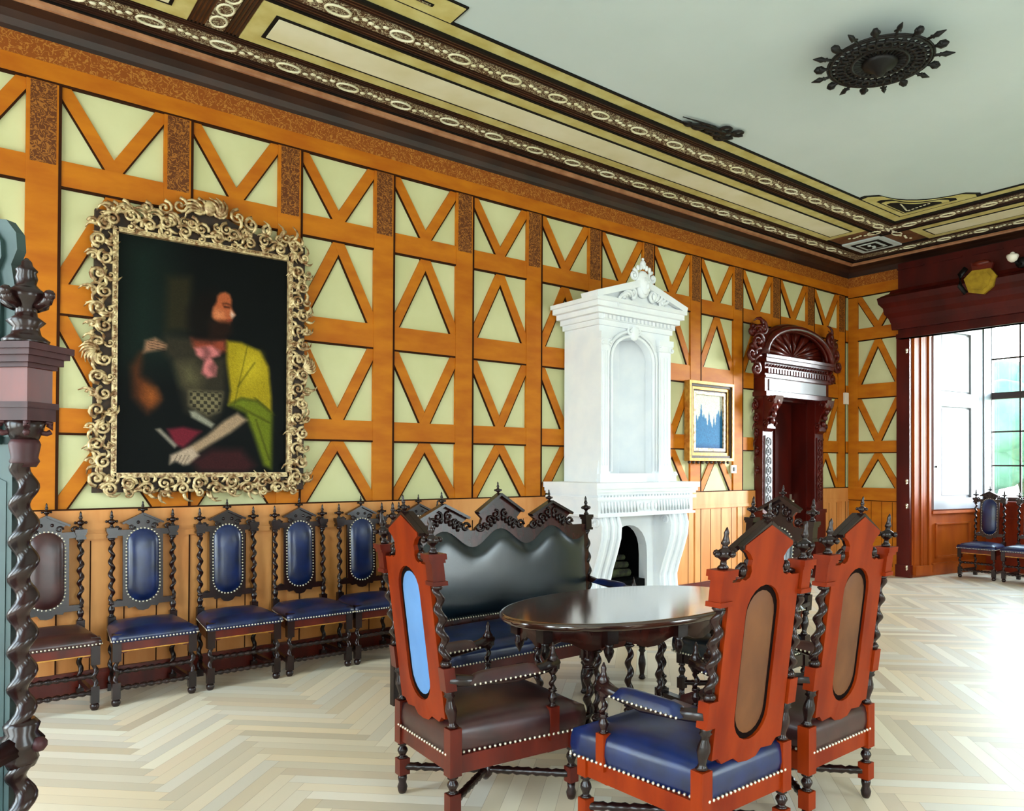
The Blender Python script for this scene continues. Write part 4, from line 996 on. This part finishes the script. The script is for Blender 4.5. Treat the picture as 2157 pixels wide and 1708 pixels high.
def armchair(label, leather, lining, loc, rz, group, blockmat=REDW_D):
    rake = lambda v: Vector((v.x-max(0,v.z-.44)*.13, v.y, v.z))
    t = thing('armchair', label, 'chair', loc, rz, group)
    hb = .245
    for s in (-1, 1):
        y = s*hb; m = MB(rake)
        m.lathe(0, y, [(.016,0),(.021,.012),(.024,.03),(.017,.05),(.022,.07),(.02,.09)], 10); m.box(-.026,.026,y-.026,y+.026,.09,.165, 1)
        turned(m, 0, y, .165, .24, .023); m.box(-.028,.028,y-.028,y+.028,.24,.44, 1)
        turned(m, 0, y, .44, .60, .024); m.box(-.026,.026,y-.026,y+.026,.60,.70, 1)
        m.lathe(0, y, [(.02,.70),(.026,.715),(.016,.73)], 10); m.twist(0, y, .73, 1.035, .020, .010, 3.6, hand=s); m.lathe(0, y, [(.016,1.03),(.026,1.04),(.02,1.05)], 10)
        capblock(m, 0, y, 1.055, 1.17, .056, 1); 
        p = m.build('back_post', [CARV_D, blockmat], t)
        m = MB(rake); finial(m, 0, y, 1.182, 1.05); m.build('finial', CARV_D, p)
    # panel with oval opening
    m = MB(rake); hole = stadium(.104, .505, 1.105, 10)
    m.prism(gable_outline(.212, .45, 1.13, 1.33, .145, .095), -.016, .004, 'yz', holes=[hole])
    m.prism(gable_outline(.2118, .4502, 1.13, 1.3298, .1448, .095), .004, .016, 'yz', holes=[hole], mat=1)
    bp = m.build('back_panel', [REDW, CARV_D], t, label='back panel with gable top, red-brown behind and dark in front')
    m = MB(rake); m.prism(stadium(.103,.506,1.104,10), -.004, .003, 'yz'); m.build('back_lining', DEEP, bp)
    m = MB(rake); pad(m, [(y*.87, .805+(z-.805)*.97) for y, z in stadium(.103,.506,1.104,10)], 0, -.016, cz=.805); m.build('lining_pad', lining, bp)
    m = MB(rake); pad(m, stadium(.122,.486,1.124,10), .017, .03, cz=.805); m.build('back_cushion', leather, bp)
    m = MB(rake)
    for y, z in even(stadium(.127,.482,1.128,10), .024): m.ball((.02, y, z), .006, 6, 4)
    m.build('nail_trim', BRASS, bp)
    for s in (-1, 1):
        m = MB(rake)
        m.bar((.012, s*.155, 1.253), (.012, 0, 1.338), .05, .016); m.bar((.03, s*.165, 1.245), (.03, 0, 1.335), .03, .022)
        scroll_yz(m, s*.135, 1.165, .03, .0, s, .011); m.ball((.0, s*.135, 1.165), .02, 8, 5)
        scroll_yz(m, s*.05, 1.23, .035, .02, s, .009, PI/2); scroll_yz(m, s*.08, 1.19, .025, .02, -s, .008)
        for k in range(3): m.ball((.022, s*(.02+.028*k), 1.27-.016*k), (.012,.012,.02), 6, 4)
        m.tube([(.012,s*.21,1.10),(.014,s*.205,1.14),(.012,s*.17,1.145)], .012, 5)
        m.build('carved_crest', CARV_D, bp)
    m = MB(rake); finial(m, .005, 0, 1.33, .62); m.build('finial', CARV_D, bp)
    # front legs, rails, stretchers
    hf = .285; xf = .60
    for s in (-1, 1):
        y = s*hf; m = MB()
        m.lathe(xf, y, [(.016,0),(.021,.012),(.024,.03),(.017,.05),(.02,.08)], 10); m.box(xf-.024,xf+.024,y-.024,y+.024,.08,.15,1); turned(m, xf, y, .15, .245, .023); m.box(xf-.026,xf+.026,y-.026,y+.026,.245,.33,1)
        m.build('front_leg', [CARV_D, blockmat], t)
    m = MB()
    for s in (-1, 1):
        m.bar((0, s*hb, .285), (xf, s*hf, .285), .034, .075); m.box(.46,.52,s*(.272)-.02,s*(.272)+.02,.245,.325)
    m.box(-.018,.018,-hb,hb,.255,.325); m.box(xf-.018,xf+.018,-hf,hf,.25,.325)
    m.build('seat_rail', blockmat, t)
    m = MB(); cushion(m, -.012, xf+.05, .232, .315, .318, .455, .035); st = m.build('seat', leather, t)
    for a_, b_ in (((0,-.246,.33),(xf+.05,-.328,.33)), ((0,.246,.33),(xf+.05,.328,.33)), ((-.026,-.232,.33),(-.026,.232,.33)), ((xf+.064,-.315,.33),(xf+.064,.315,.33))):
        m = MB(); nail_line(m, a_, b_, .024, .0072); m.build('nail_trim', BRASS, st)
    m = MB()
    def st_bar(a, b):
        a = Vector(a); b = Vector(b); n = 22; pts = [a+(b-a)*(i/n) for i in range(n+1)]
        m.tube(pts, [.013+.008*abs(math.sin(i*1.25)) for i in range(n+1)], 7)
    st_bar((0,-hb,.125),(.31,0,.115)); st_bar((0,hb,.125),(.31,0,.115)); st_bar((xf,-hf,.115),(.31,0,.115)); st_bar((xf,hf,.115),(.31,0,.115)); m.lathe(.31,0,[(.012,.07),(.03,.09),(.03,.135),(.012,.15),(.006,.17)],10)
    m.build('stretcher', CARV_D, t)
    for s in (-1, 1):
        y = s*.285; m = MB(); xa = .49
        m.box(xa-.024,xa+.024,y-.022,y+.022,.30,.45,1); turned(m, xa, y, .45, .53, .02); m.twist(xa, y, .53, .60, .013, .006, 1.3); m.lathe(xa,y,[(.013,.595),(.024,.61),(.026,.64),(.02,.655),(.026,.67),(.016,.685),(.01,.70),(.012,.715),(.003,.74)],9)
        for dx in (-.028,.028): m.ball((xa+dx, y, .645), .016, 6, 4)
        ap = m.build('arm_post', [CARV_D, blockmat], t)
        m = MB(); m.tube([(-.028,s*.25,.645),(.1,s*.262,.625),(.28,s*.275,.61),(.44,s*.283,.63),(xa+.02,y,.645)], [.024,.02,.02,.022,.03], 7, flat=1.2)
        ar = m.build('arm', CARV_D, t)
        m = MB(); n = 12
        def AP(u, v): x = .06+.36*u; b = 2*v-1; return Vector((x, s*(.262+.02*u)+b*.034, .622+.045*math.sqrt(max(0,1-(2*u-1)**6))*(1-abs(b)**2.5)))
        m.grid(AP, n, 8); ad = m.build('arm_pad', leather, ar)
        for q in (-1, 1):
            m = MB(); nail_line(m, (.075,s*.264+q*.036,.622), (.42,s*.281+q*.036,.622), .024, .006); m.build('nail_trim', BRASS, ar)
    return t
armchair('carved armchair with brown leather seat, oval back painted with pale blue sky sheen', BROWN_L, LINING_SKY, (1.66,3.03,0), math.radians(-2), None)
armchair('carved armchair with brown oval back and blue window sheen painted on its arm pad', BLUE_SHEEN_L, LINING, (2.372,1.83,0), PI/2, None, REDW)
armchair('carved armchair with brown oval back and brown leather seat, nearer the window niche', BROWN_L, LINING, (3.085,1.86,0), math.radians(90.5), None, REDW)
armchair('carved armchair facing the table end with dark teal back cushion, before the doorway', TEAL_L, LINING, (4.36,3.12,0), math.radians(180), None, CARV_D)

def side_chair(label, leather, loc, rz, group):
    rake = lambda v: Vector((v.x-max(0,v.z-.48)*.05, v.y, v.z))
    t = thing('side_chair', label, 'chair', loc, rz, group)
    hb = .19; hf = .222; xf = .42
    for s in (-1, 1):
        y = s*hb; m = MB(rake); m.box(-.022,.022,y-.022,y+.022,0,.05); m.twist(0,y,.05,.35,.016,.007,3,hand=s); m.box(-.024,.024,y-.024,y+.024,.34,.50)
        turned(m, 0, y, .50, .60, .02); m.twist(0, y, .60, 1.02, .0155, .0085, 5, hand=s); m.lathe(0,y,[(.015,1.015),(.024,1.03),(.018,1.04)],10); capblock(m, 0, y, 1.045, 1.095, .048)
        p = m.build('back_post', CARV_D, t); m = MB(rake); finial(m, 0, y, 1.105, .85); m.build('finial', CARV_D, p)
    m = MB(rake); m.prism(gable_outline(.125,.555,1.075,1.19,.115,.082), -.012, .012, 'yz'); m.box(-.014,.014,-hb,hb,.565,.605); m.box(-.014,.014,-hb,hb,1.05,1.09)
    bp = m.build('back_panel', CARV_D, t)
    for s in (-1, 1):
        m = MB(rake)
        m.bar((.006,s*.128,1.135),(.006,0,1.2),.05,.014); scroll_yz(m, s*.07, 1.11, .022, .012, s, .007); scroll_yz(m, s*.155, 1.105, .02, .0, s, .009); m.ball((.014,s*.03,1.14),.012,6,4)
        m.build('carved_crest', CARV_D, bp)
        m = MB(rake); scroll_yz(m, s*.15, .59, .025, .0, -s, .008); m.build('carved_scroll', CARV_D, bp)
    m = MB(rake); finial(m, 0, 0, 1.19, .68); m.build('finial', CARV_D, bp)
    m = MB(rake); pad(m, stadium(.098,.59,1.095,9), .013, .032, cz=.84); m.build('back_cushion', leather, bp)
    m = MB(rake)
    for y, z in even(stadium(.103,.585,1.10,9), .023): m.ball((.016,y,z), .0066, 6, 4)
    m.build('nail_trim', BRASS, bp)
    for s in (-1, 1):
        y = s*hf; m = MB(); m.lathe(xf,y,[(.018,0),(.026,.015),(.026,.03),(.018,.045)],10); m.box(xf-.023,xf+.023,y-.023,y+.023,.045,.15); m.twist(xf,y,.15,.29,.016,.007,1.8,hand=s); m.box(xf-.025,xf+.025,y-.025,y+.025,.285,.46)
        m.build('front_leg', CARV_D, t)
    m = MB()
    for s in (-1, 1): m.bar((0,s*hb,.375),(xf,s*hf,.375),.03,.08)
    m.box(-.015,.015,-hb,hb,.34,.41); m.prism([(-hf,.415),(hf,.415),(hf,.335),(.17,.335),(.14,.352),(-.14,.352),(-.17,.335),(-hf,.335)], xf-.014, xf+.014, 'yz')
    m.build('seat_rail', REDW_D, t)
    m = MB(); m.prism([(-.2,.352),(.2,.352),(.19,.345),(-.19,.345)], xf+.010, xf+.019, 'yz'); m.build('rail_edge', GOLD2, t, label='light edge line under the seat rail')
    m = MB(); cushion(m, -.02, xf+.03, .205, .246, .405, .475, .03); st = m.build('seat', leather, t)
    m = MB(); nail_line(m, (xf+.04,-.243,.418),(xf+.04,.243,.418),.02,.0062)
    for s in (-1,1): nail_line(m, (0,s*.212,.418),(xf+.03,s*.254,.418),.02,.0062)
    m.build('nail_trim', BRASS, st)
    m = MB()
    for z_ in (.215,.11):
        pts = [(xf, -hf+2*hf*i/40, z_) for i in range(41)]; m.tube(pts, [.010+.009*abs(math.sin(i*.78)) for i in range(41)], 7)
    for s in (-1,1): m.bar((0,s*hb,.10),(xf,s*hf,.10),.022,.03)
    m.build('stretcher', CARV_D, t)
    return t
G = 'carved side chairs along the timber wall'; rz = -PI/2; cy = WY-.10
c1 = side_chair('wall chair with blue oval back, next to the brown leather one', BLUE_SHEEN_L, (1.06,6.01,0), rz, G)
side_chair('brown leather wall chair half hidden behind the twisted column of the settle', BROWN_L, (.50,6.01,0), rz, G)
copy_tree(c1, (1.62,6.01,0), rz, 'wall chair with blue oval back, second along from the brown leather one')
copy_tree(c1, (2.16,6.01,0), rz, 'wall chair with blue oval back, third along from the brown leather one')
copy_tree(c1, (2.68,6.01,0), rz, 'wall chair with blue oval back, fourth along, partly behind the armchair with sky-sheen back')
copy_tree(c1, (3.22,6.01,0), rz, 'wall chair mostly hidden between the armchair with sky-sheen back and the settee gables')
nc = side_chair('dark side chair in the window niche, the whole one beside the pale shutter', BLUE_SHEEN_L, (11.39,4.50,0), PI, 'side chairs in the window niche')
copy_tree(nc, (11.39,3.93,0), PI, 'dark side chair in the window niche, mostly outside the frame edge', 'side chairs in the window niche')

# ------------------------------------------------------------------ settee
def settee():
    rake = lambda v: Vector((v.x-max(0,v.z-.46)*.07, v.y, v.z))
    t = thing('settee', 'carved settee with three gables and dark teal leather back behind the oval table', 'settee', (3.07,4.5,0), -PI/2)
    hy = .83; gs = (-.465,0,.465); zp = (1.27,1.335,1.27)
    for s in (-1, 1):
        y = s*hy; m = MB(rake); m.box(-.026,.026,y-.026,y+.026,0,.46); m.lathe(0,y,[(.02,.46),(.027,.48),(.018,.50)],10); m.twist(0,y,.5,1.03,.018,.009,5,hand=s); m.lathe(0,y,[(.017,1.02),(.026,1.035),(.02,1.045)],10); capblock(m,0,y,1.05,1.15,.056)
        p = m.build('back_post', CARV_D, t); m = MB(rake); finial(m,0,y,1.162,1.0); m.build('finial', CARV_D, p)
    top = []
    for g, z in zip(gs, zp):
        for dy, dz in ((-.215,None),(-.20,.02),(-.165,.045),(-.15,.08),(-.185,.115),(-.185,.13),(0,1),(.185,.13),(.185,.115),(.15,.08),(.165,.045),(.20,.02),(.215,None)):
            zz = z if dz == 1 else (1.09 if dz is None else 1.09+dz*(z-1.09)/.245)
            top.append((g+dy, zz))
    out = [(-hy,.44),(hy,.44),(hy,1.09)] + top[::-1] + [(-hy,1.09)]
    m = MB(rake); m.prism(out, -.02, .012, 'yz'); bp = m.build('back_board', CARV_S, t)
    m = MB(rake)
    def BL(u, v):
        y = -hy+.045+(2*hy-.09)*u; tz = 1.035+.06*math.cos((y)/.465*2*PI)
        z = .50+(tz-.50)*v; e = (1-abs(2*u-1)**8)*(1-abs(2*v-1)**6); return Vector((.014+.042*e, y, z))
    m.grid(BL, 60, 16); m.build('back_cushion', TEAL_L, bp)
    m = MB(rake); nail_line(m, (.02,-hy+.05,.497),(.02,hy-.05,.497),.02,.006)
    m.build('nail_trim', BRASS, bp)
    for g, z in zip(gs, zp):
        m = MB(rake)
        for s in (-1, 1):
            m.bar((.018,g+s*.195,1.09+(z-1.09)*.5),(.018,g,z+.006),.06,.018)
            scroll_yz(m, g+s*.175, 1.115, .035, .014, s, .012); scroll_yz(m, g+s*.09, 1.16, .03, .02, -s, .009); scroll_yz(m, g+s*.04, 1.2, .03, .02, s, .009, PI/2); scroll_yz(m, g+s*.13, 1.13, .02, .02, s, .008)
            for k in range(4): m.ball((.02, g+s*(.02+.03*k), 1.17-.02*k), (.014,.012,.024), 6, 4)
        m.build('carved_gable', CARV_D, bp); m = MB(rake); finial(m, .0, g, z-.005, .7); m.build('finial', CARV_D, bp)
    for s in (-1, 1):
        y = s*hy; m = MB(); turned(m,.58,y,0,.24,.026); m.box(.552,.608,y-.028,y+.028,.24,.44); turned(m,.5,y*.99,.44,.60,.022); m.lathe(.5,y*.99,[(.016,.6),(.026,.62),(.02,.64),(.026,.66),(.01,.69),(.003,.73)],9); m.box(.475,.525,y*.99-.022,y*.99+.022,.3,.45)
        m.build('front_leg', CARV_D, t)
        m = MB(); m.tube([(-.01,y,.66),(.15,y,.64),(.35,y*.99,.63),(.52,y*.99,.645)],[.024,.02,.02,.028],7); ar = m.build('arm', CARV_D, t)
        m = MB(); m.grid(lambda u,v: Vector((.06+.36*u, y*.995+(2*v-1)*.034, .638+.04*math.sqrt(max(0,1-(2*u-1)**6))*(1-abs(2*v-1)**2.5))), 10, 6); m.build('arm_pad', BLUE_SHEEN_L, ar)
    for yy in (-.28,.28):
        m = MB(); turned(m,.58,yy,0,.24,.026); m.box(.555,.605,yy-.025,yy+.025,.24,.3); m.build('middle_leg', CARV_D, t)
    m = MB(); m.box(-.02,.02,-hy,hy,.28,.36); m.box(.56,.60,-hy,hy,.27,.36)
    for s in (-1,1): m.box(0,.6,s*hy-.018,s*hy+.018,.28,.36)
    m.build('seat_rail', REDW_D, t)
    m = MB(); cushion(m,-.015,.63,.80,.80,.355,.455,.03); st = m.build('seat', BLUE_SHEEN_L, t)
    m = MB(); nail_line(m,(.642,-.8,.365),(.642,.8,.365),.022,.006); m.build('nail_trim', BRASS, st)
settee()

# ------------------------------------------------------------------ oval table
def table():
    t = thing('oval_table', 'oval dark wood table with polished top between the armchairs', 'table', (3.05,3.17,0), math.radians(-4.2))
    a, b = .815, .515; n = 64
    def ell(k): return [(a*k*math.cos(2*PI*i/n), (b+(k-1)*a)*math.sin(2*PI*i/n)) for i in range(n)]
    vs = []; fs = []
    prof = ((.90,.715),(.985,.72),(.995,.728),(1.0,.738),(1.0,.748),(.99,.757),(.97,.76))
    for k, z in prof: vs += [(x,y,z) for x,y in ell(k)]
    for r_ in range(len(prof)-1):
        for i in range(n): j=(i+1)%n; fs.append((r_*n+i,r_*n+j,(r_+1)*n+j,(r_+1)*n+i))
    m = MB(); m.add(vs, fs, 0, True); m.add(vs[-n:], [list(range(n))]); m.add(vs[:n], [list(range(n))[::-1]]); m.build('table_top', TABLETOP, t)
    m = MB(); A = [(x*.86,y*.80) for x,y in ell(1)]; n2 = len(A); vs = []
    for i,(x,y) in enumerate(A):
        zl = .625+.025*math.cos(i/n*2*PI*12); vs += [(x,y,zl),(x,y,.716),(x*.95,y*.94,zl),(x*.95,y*.94,.716)]
    fs = []
    for i in range(n2): p,q = 4*i,4*((i+1)%n2); fs += [(p,q,q+1,p+1),(p+2,p+3,q+3,q+2),(p,p+2,q+2,q)]
    m.add(vs, fs, 0, True); m.build('apron', CARV_S, t)
    for k in range(10):
        an = 2*PI*(k+.5)/10; x,y = a*.86*math.cos(an), b*.80*math.sin(an); m = MB()
        m.box(x-.035,x+.035,y-.035,y+.035,.64,.715); m.lathe(x,y,[(.03,.64),(.02,.62),(.028,.60),(.022,.575),(.010,.555),(.004,.54)],8)
        m.build('apron_pendant', CARV_D, t)
    for sx in (-1,1):
        for sy in (-1,1):
            x,y = sx*.47,sy*.24; m = MB(); m.box(x-.035,x+.035,y-.035,y+.035,.6,.716)
            for q in range(8): m.box(x+.034*math.cos(q*PI/4)-.006,x+.034*math.cos(q*PI/4)+.006,y+.034*math.sin(q*PI/4)-.006,y+.034*math.sin(q*PI/4)+.006,.56,.6)
            turned(m,x,y,.5,.6,.035); m.twist(x,y,.2,.5,.022,.010,3,hand=sx*sy); turned(m,x,y,.13,.21,.032); m.box(x-.032,x+.032,y-.032,y+.032,.06,.13); m.lathe(x,y,[(.02,0),(.032,.02),(.032,.045),(.02,.062)],10)
            m.build('leg', CARV_D, t)
    for sx in (-.5,0,.5):
        m = MB(); x = sx*.47; turned(m,x,0,.5,.68,.03); m.twist(x,0,.16,.5,.02,.009,3.3); turned(m,x,0,.10,.17,.03); m.build('centre_column', CARV_D, t)
    m = MB(); m.box(-.47,.47,-.025,.025,.07,.11)
    for sx in (-1,1): m.box(sx*.47-.025,sx*.47+.025,-.24,.24,.07,.11)
    m.build('stretcher', CARV_D, t)
table()

# ------------------------------------------------------------------ tall bench cut by the left edge
def bench():
    ang = math.radians(225); fx = math.cos(ang); fy = math.sin(ang)
    px, py = .155, 2.47; hw = .52
    t = thing('carved_settle', 'tall dark carved settle with twisted corner column, finial and green leather, beside the camera', 'bench', (px-hw*math.sin(-ang)*1.0, py-hw*math.cos(ang), 0), ang)
    # local: +x forward, lateral y; the visible post stands at y=+hw
    t.location = (px+hw*math.sin(ang), py-hw*math.cos(ang), 0)
    for s in (-1, 1):
        y = s*hw; m = MB()
        m.lathe(0,y,[(.03,0),(.045,.03),(.045,.07),(.03,.1)],12); m.box(-.04,.04,y-.04,y+.04,.1,.28); m.lathe(0,y,[(.035,.28),(.045,.30),(.03,.32)],12); m.twist(0,y,.32,.76,.028,.013,4.2,seg=14,hand=s,mat=2)
        m.lathe(0,y,[(.032,.75),(.04,.77),(.036,.785),(.05,.80),(.052,.82),(.036,.84),(.042,.86),(.03,.875)],14,2); m.ball((.0,y+s*.05,.81),.02)
        m.ball((0,y-s*.05,.81),.018); m.ball((.05,y,.81),.018)
        m.twist(0,y,.87,1.55,.026,.011,7,seg=14,hand=s,taper=.1,mat=2); m.lathe(0,y,[(.026,1.54),(.034,1.555),(.03,1.565),(.036,1.60),(.03,1.615)],14)
        for q in range(4):
            a_ = PI/4+q*PI/2; m.tube([(.05*math.cos(a_)*(1)+.0, y+.05*math.sin(a_), 1.655)]+[(.045*math.cos(a_)+.016*math.cos(b_)*math.cos(a_), y+.045*math.sin(a_)+.016*math.cos(b_)*math.sin(a_), 1.645+.016*math.sin(b_)) for b_ in [2*PI*i/9 for i in range(9)]], .008, 6)
        m.lathe(0,y,[(.03,1.61),(.042,1.64),(.048,1.665)],14,2); m.box(-.048,.048,y-.048,y+.048,1.662,1.70); m.box(-.053,.053,y-.053,y+.053,1.695,1.71)
        m.box(-.042,.042,y-.042,y+.042,1.71,1.80,1)
        p = m.build('back_post', [CARV_M, REDW_D, CARV_D], t)
        m = MB()
        for z0_, z1_, w_ in ((1.80,1.812,.05),(1.812,1.83,.06),(1.83,1.845,.07),(1.845,1.862,.077)): m.box(-w_,w_,y-w_,y+w_,z0_,z1_)
        m.build('capital', CARV_M, p)
        m = MB(); m.lathe(0,y,[(.05,1.862),(.055,1.875),(.035,1.89),(.03,1.91),(.045,1.925),(.026,1.94),(.024,1.96),(.045,1.985),(.05,2.0),(.03,2.015),(.022,2.025),(.026,2.04),(.022,2.055),(.026,2.062),(.014,2.075),(.012,2.085),(.003,2.095)],12)
        for a_ in (0,PI/2,PI,3*PI/2): m.tube([(.03*math.cos(a_),y+.03*math.sin(a_),1.965),(.06*math.cos(a_),y+.06*math.sin(a_),1.98),(.066*math.cos(a_),y+.066*math.sin(a_),1.995)],[.012,.014,.012],6); m.ball((.066*math.cos(a_),y+.066*math.sin(a_),1.995),.015,7,5)
        m.build('finial', CARV_D, p)
    m = MB(); m.box(-.02,.0,-hw+.035,hw-.035,.4,1.62); pts = [(-hw+.03,1.6),(hw-.03,1.6),(hw-.03,1.9),(hw-.03,2.0),(hw-.045,2.08),(hw-.028,2.12),(hw-.032,2.165),(hw-.06,2.20),(hw-.10,2.205),(hw-.14,2.18),(hw-.2,2.22),(0,2.42),(-hw+.2,2.2),(-hw+.13,2.15),(-hw+.09,2.06),(-hw+.08,1.95),(-hw+.03,1.9)]
    m.prism(pts,-.03,.0,'yz'); bp = m.build('back_board', GREEN_L, t)
    m = MB(); pad(m, [(y_, z_) for y_, z_ in ((-.47,.55),(.47,.55),(.47,1.5),(.3,1.58),(0,1.62),(-.3,1.58),(-.47,1.5))], .002, .02, cz=1.05); m.build('back_cushion', GREEN_L, bp)
    m = MB(); m.prism([(y_*.93, 1.6+(z_-1.6)*.96) for y_,z_ in pts], .0, .012, 'yz'); m.build('crest_panel', GREEN_L, bp)
    m = MB(); cushion(m, -.01,.58,.48,.50,.44,.54,.03); m.build('seat', GREEN_L, t)
    m = MB(); m.box(0,.56,-hw,hw,.36,.44); m.build('seat_rail', CARV_D, t)
    for s in (-1,1):
        m = MB(); y = s*hw; m.box(.52,.59,y-.03,y+.03,.3,.46); m.twist(.555,y,.06,.3,.024,.01,2.2); m.box(.53,.58,y-.025,y+.025,0,.06); turned(m,.555,y,.46,.78,.03); m.build('front_leg', CARV_D, t)
        m = MB(); m.tube([(0,y,.81),(.2,y,.79),(.4,y,.78),(.6,y,.80)],[.03,.025,.025,.035],8); m.build('arm', CARV_D, t)
bench()

# small fittings on the walls
m = MB(); m.box(-.05,.05,-.03,.0,-.085,.085); m.box(-.03,.03,-.035,-.03,-.03,.05)
o = m.build('wall_sensor', IVORY); o.location = (10.29, WY-.03, 2.56); tag(o, 'small white sensor box high on the timber wall near the corner', 'sensor')
m = MB(); m.box(-.05,.05,-.02,.0,-.05,.05); m.box(-.015,.015,-.028,-.02,-.025,.025,1)
o = m.build('light_switch', [IVORY, IRON]); o.location = (7.66, WY-.03, 1.51); tag(o, 'white light switch below the small landscape painting', 'switch')

# ------------------------------------------------------------------ outside the niche window
m = MB(); m.box(13, 60, -30, 40, -4.2, -4); struct(m.build('ground', LAWN))
def tree(x, y, h, r, label):
    rr = random.Random(int(x*10)); t = thing('tree', label, 'tree', (x,y,-4))
    m = MB(); m.tube([(0,0,0),(.1,0,h*.3),(0,.1,h*.55)],[.3,.22,.15],8); m.build('trunk', TRUNK, t)
    m = MB()
    for k in range(26):
        a = rr.uniform(0,2*PI); q = rr.uniform(0,r); z = h*.4+rr.uniform(0,h*.6); m.ball((q*math.cos(a),q*math.sin(a),z), rr.uniform(.5,1.0)*r*.45, 8, 6)
    m.build('crown', FOLI, t)
tree(24, 9.2, 8.2, 2.6, 'pale green tree outside the niche window, seen through the lower panes')
tree(30, 6.0, 6.8, 2.2, 'pale green tree further off outside the niche window')

# ------------------------------------------------------------------ daylight: the sky through the windows
w = bpy.data.worlds.new('sky'); SC.world = w; w.use_nodes = True; N = w.node_tree.nodes; L = w.node_tree.links
bg = N['Background']; tc = N.new('ShaderNodeTexCoord'); sx = N.new('ShaderNodeSeparateXYZ'); cr = N.new('ShaderNodeValToRGB')
cr.color_ramp.elements[0].position = 0.0; cr.color_ramp.elements[0].color = (.56,.60,.58,1)
cr.color_ramp.elements[1].position = .6; cr.color_ramp.elements[1].color = (.62,.82,1.0,1)
e = cr.color_ramp.elements.new(.08); e.color = (.86,.97,1.0,1)
L.new(tc.outputs['Generated'], sx.inputs[0]); L.new(sx.outputs['Z'], cr.inputs['Fac']); L.new(cr.outputs['Color'], bg.inputs['Color'])
bg.inputs['Strength'].default_value = 9.0
def portal(loc, size, target):
    l = bpy.data.lights.new('sky_portal', 'AREA'); l.shape = 'RECTANGLE'; l.size, l.size_y = size; l.cycles.is_portal = True
    o = bpy.data.objects.new('sky_portal', l); COL.objects.link(o); o.location = loc
    d = Vector(target); o.rotation_euler = d.to_track_quat('-Z', 'Z').to_euler()
for a, b in WB: portal((BX-.32,(a+b)/2,(WZ[0]+WZ[1])/2), (b-a, WZ[1]-WZ[0]), (1,0,0))
for a, b in WS: portal(((a+b)/2, SY-.32, (WZ[0]+WZ[1])/2), (b-a, WZ[1]-WZ[0]), (0,1,0))
for a, b in ((3.09,4.81),): portal((GX+.15,(a+b)/2,2.4), (b-a, 2.7), (-1,0,0))

sn = bpy.data.lights.new('hazy_sun', 'SUN'); sn.energy = 9; sn.angle = math.radians(24); sn.color = (.92,.97,1.0)
so_ = bpy.data.objects.new('hazy_sun', sn); COL.objects.link(so_); so_.rotation_euler = Vector((-4.6,2.1,-1.05)).to_track_quat('-Z','Z').to_euler(); so_.location = (20,0,12)

# ------------------------------------------------------------------ camera
f, al, pit, rol, cy_, cx_ = 1590.5257, .88016, .0098773, -.0038636, 964.35, 1206.563
fw = Vector((math.cos(al)*math.cos(pit), math.sin(al)*math.cos(pit), math.sin(pit)))
rt = Vector((math.sin(al), -math.cos(al), 0)); up = rt.cross(fw)
r2 = rt*math.cos(rol)-up*math.sin(rol); u2 = up*math.cos(rol)+rt*math.sin(rol)
cam = bpy.data.cameras.new('camera'); co = bpy.data.objects.new('camera', cam); COL.objects.link(co)
co.matrix_world = Matrix(((r2.x,u2.x,-fw.x,0),(r2.y,u2.y,-fw.y,0),(r2.z,u2.z,-fw.z,1.55),(0,0,0,1)))
cam.sensor_fit = 'HORIZONTAL'; cam.sensor_width = 36; cam.lens = f/2157*36
cam.shift_x = (1078.5-cx_)/2157; cam.shift_y = (cy_-854)/2157; cam.clip_start = .05
SC.camera = co
vs_ = SC.view_settings; vs_.view_transform = 'Standard'; vs_.look = 'None'; vs_.gamma = 1; vs_.use_curve_mapping = False; vs_.exposure = 1.3
SC.cycles.use_denoising = True; SC.cycles.max_bounces = 6; SC.cycles.diffuse_bounces = 4; SC.cycles.glossy_bounces = 3; SC.cycles.transparent_max_bounces = 6
SC.cycles.sample_clamp_indirect = 6
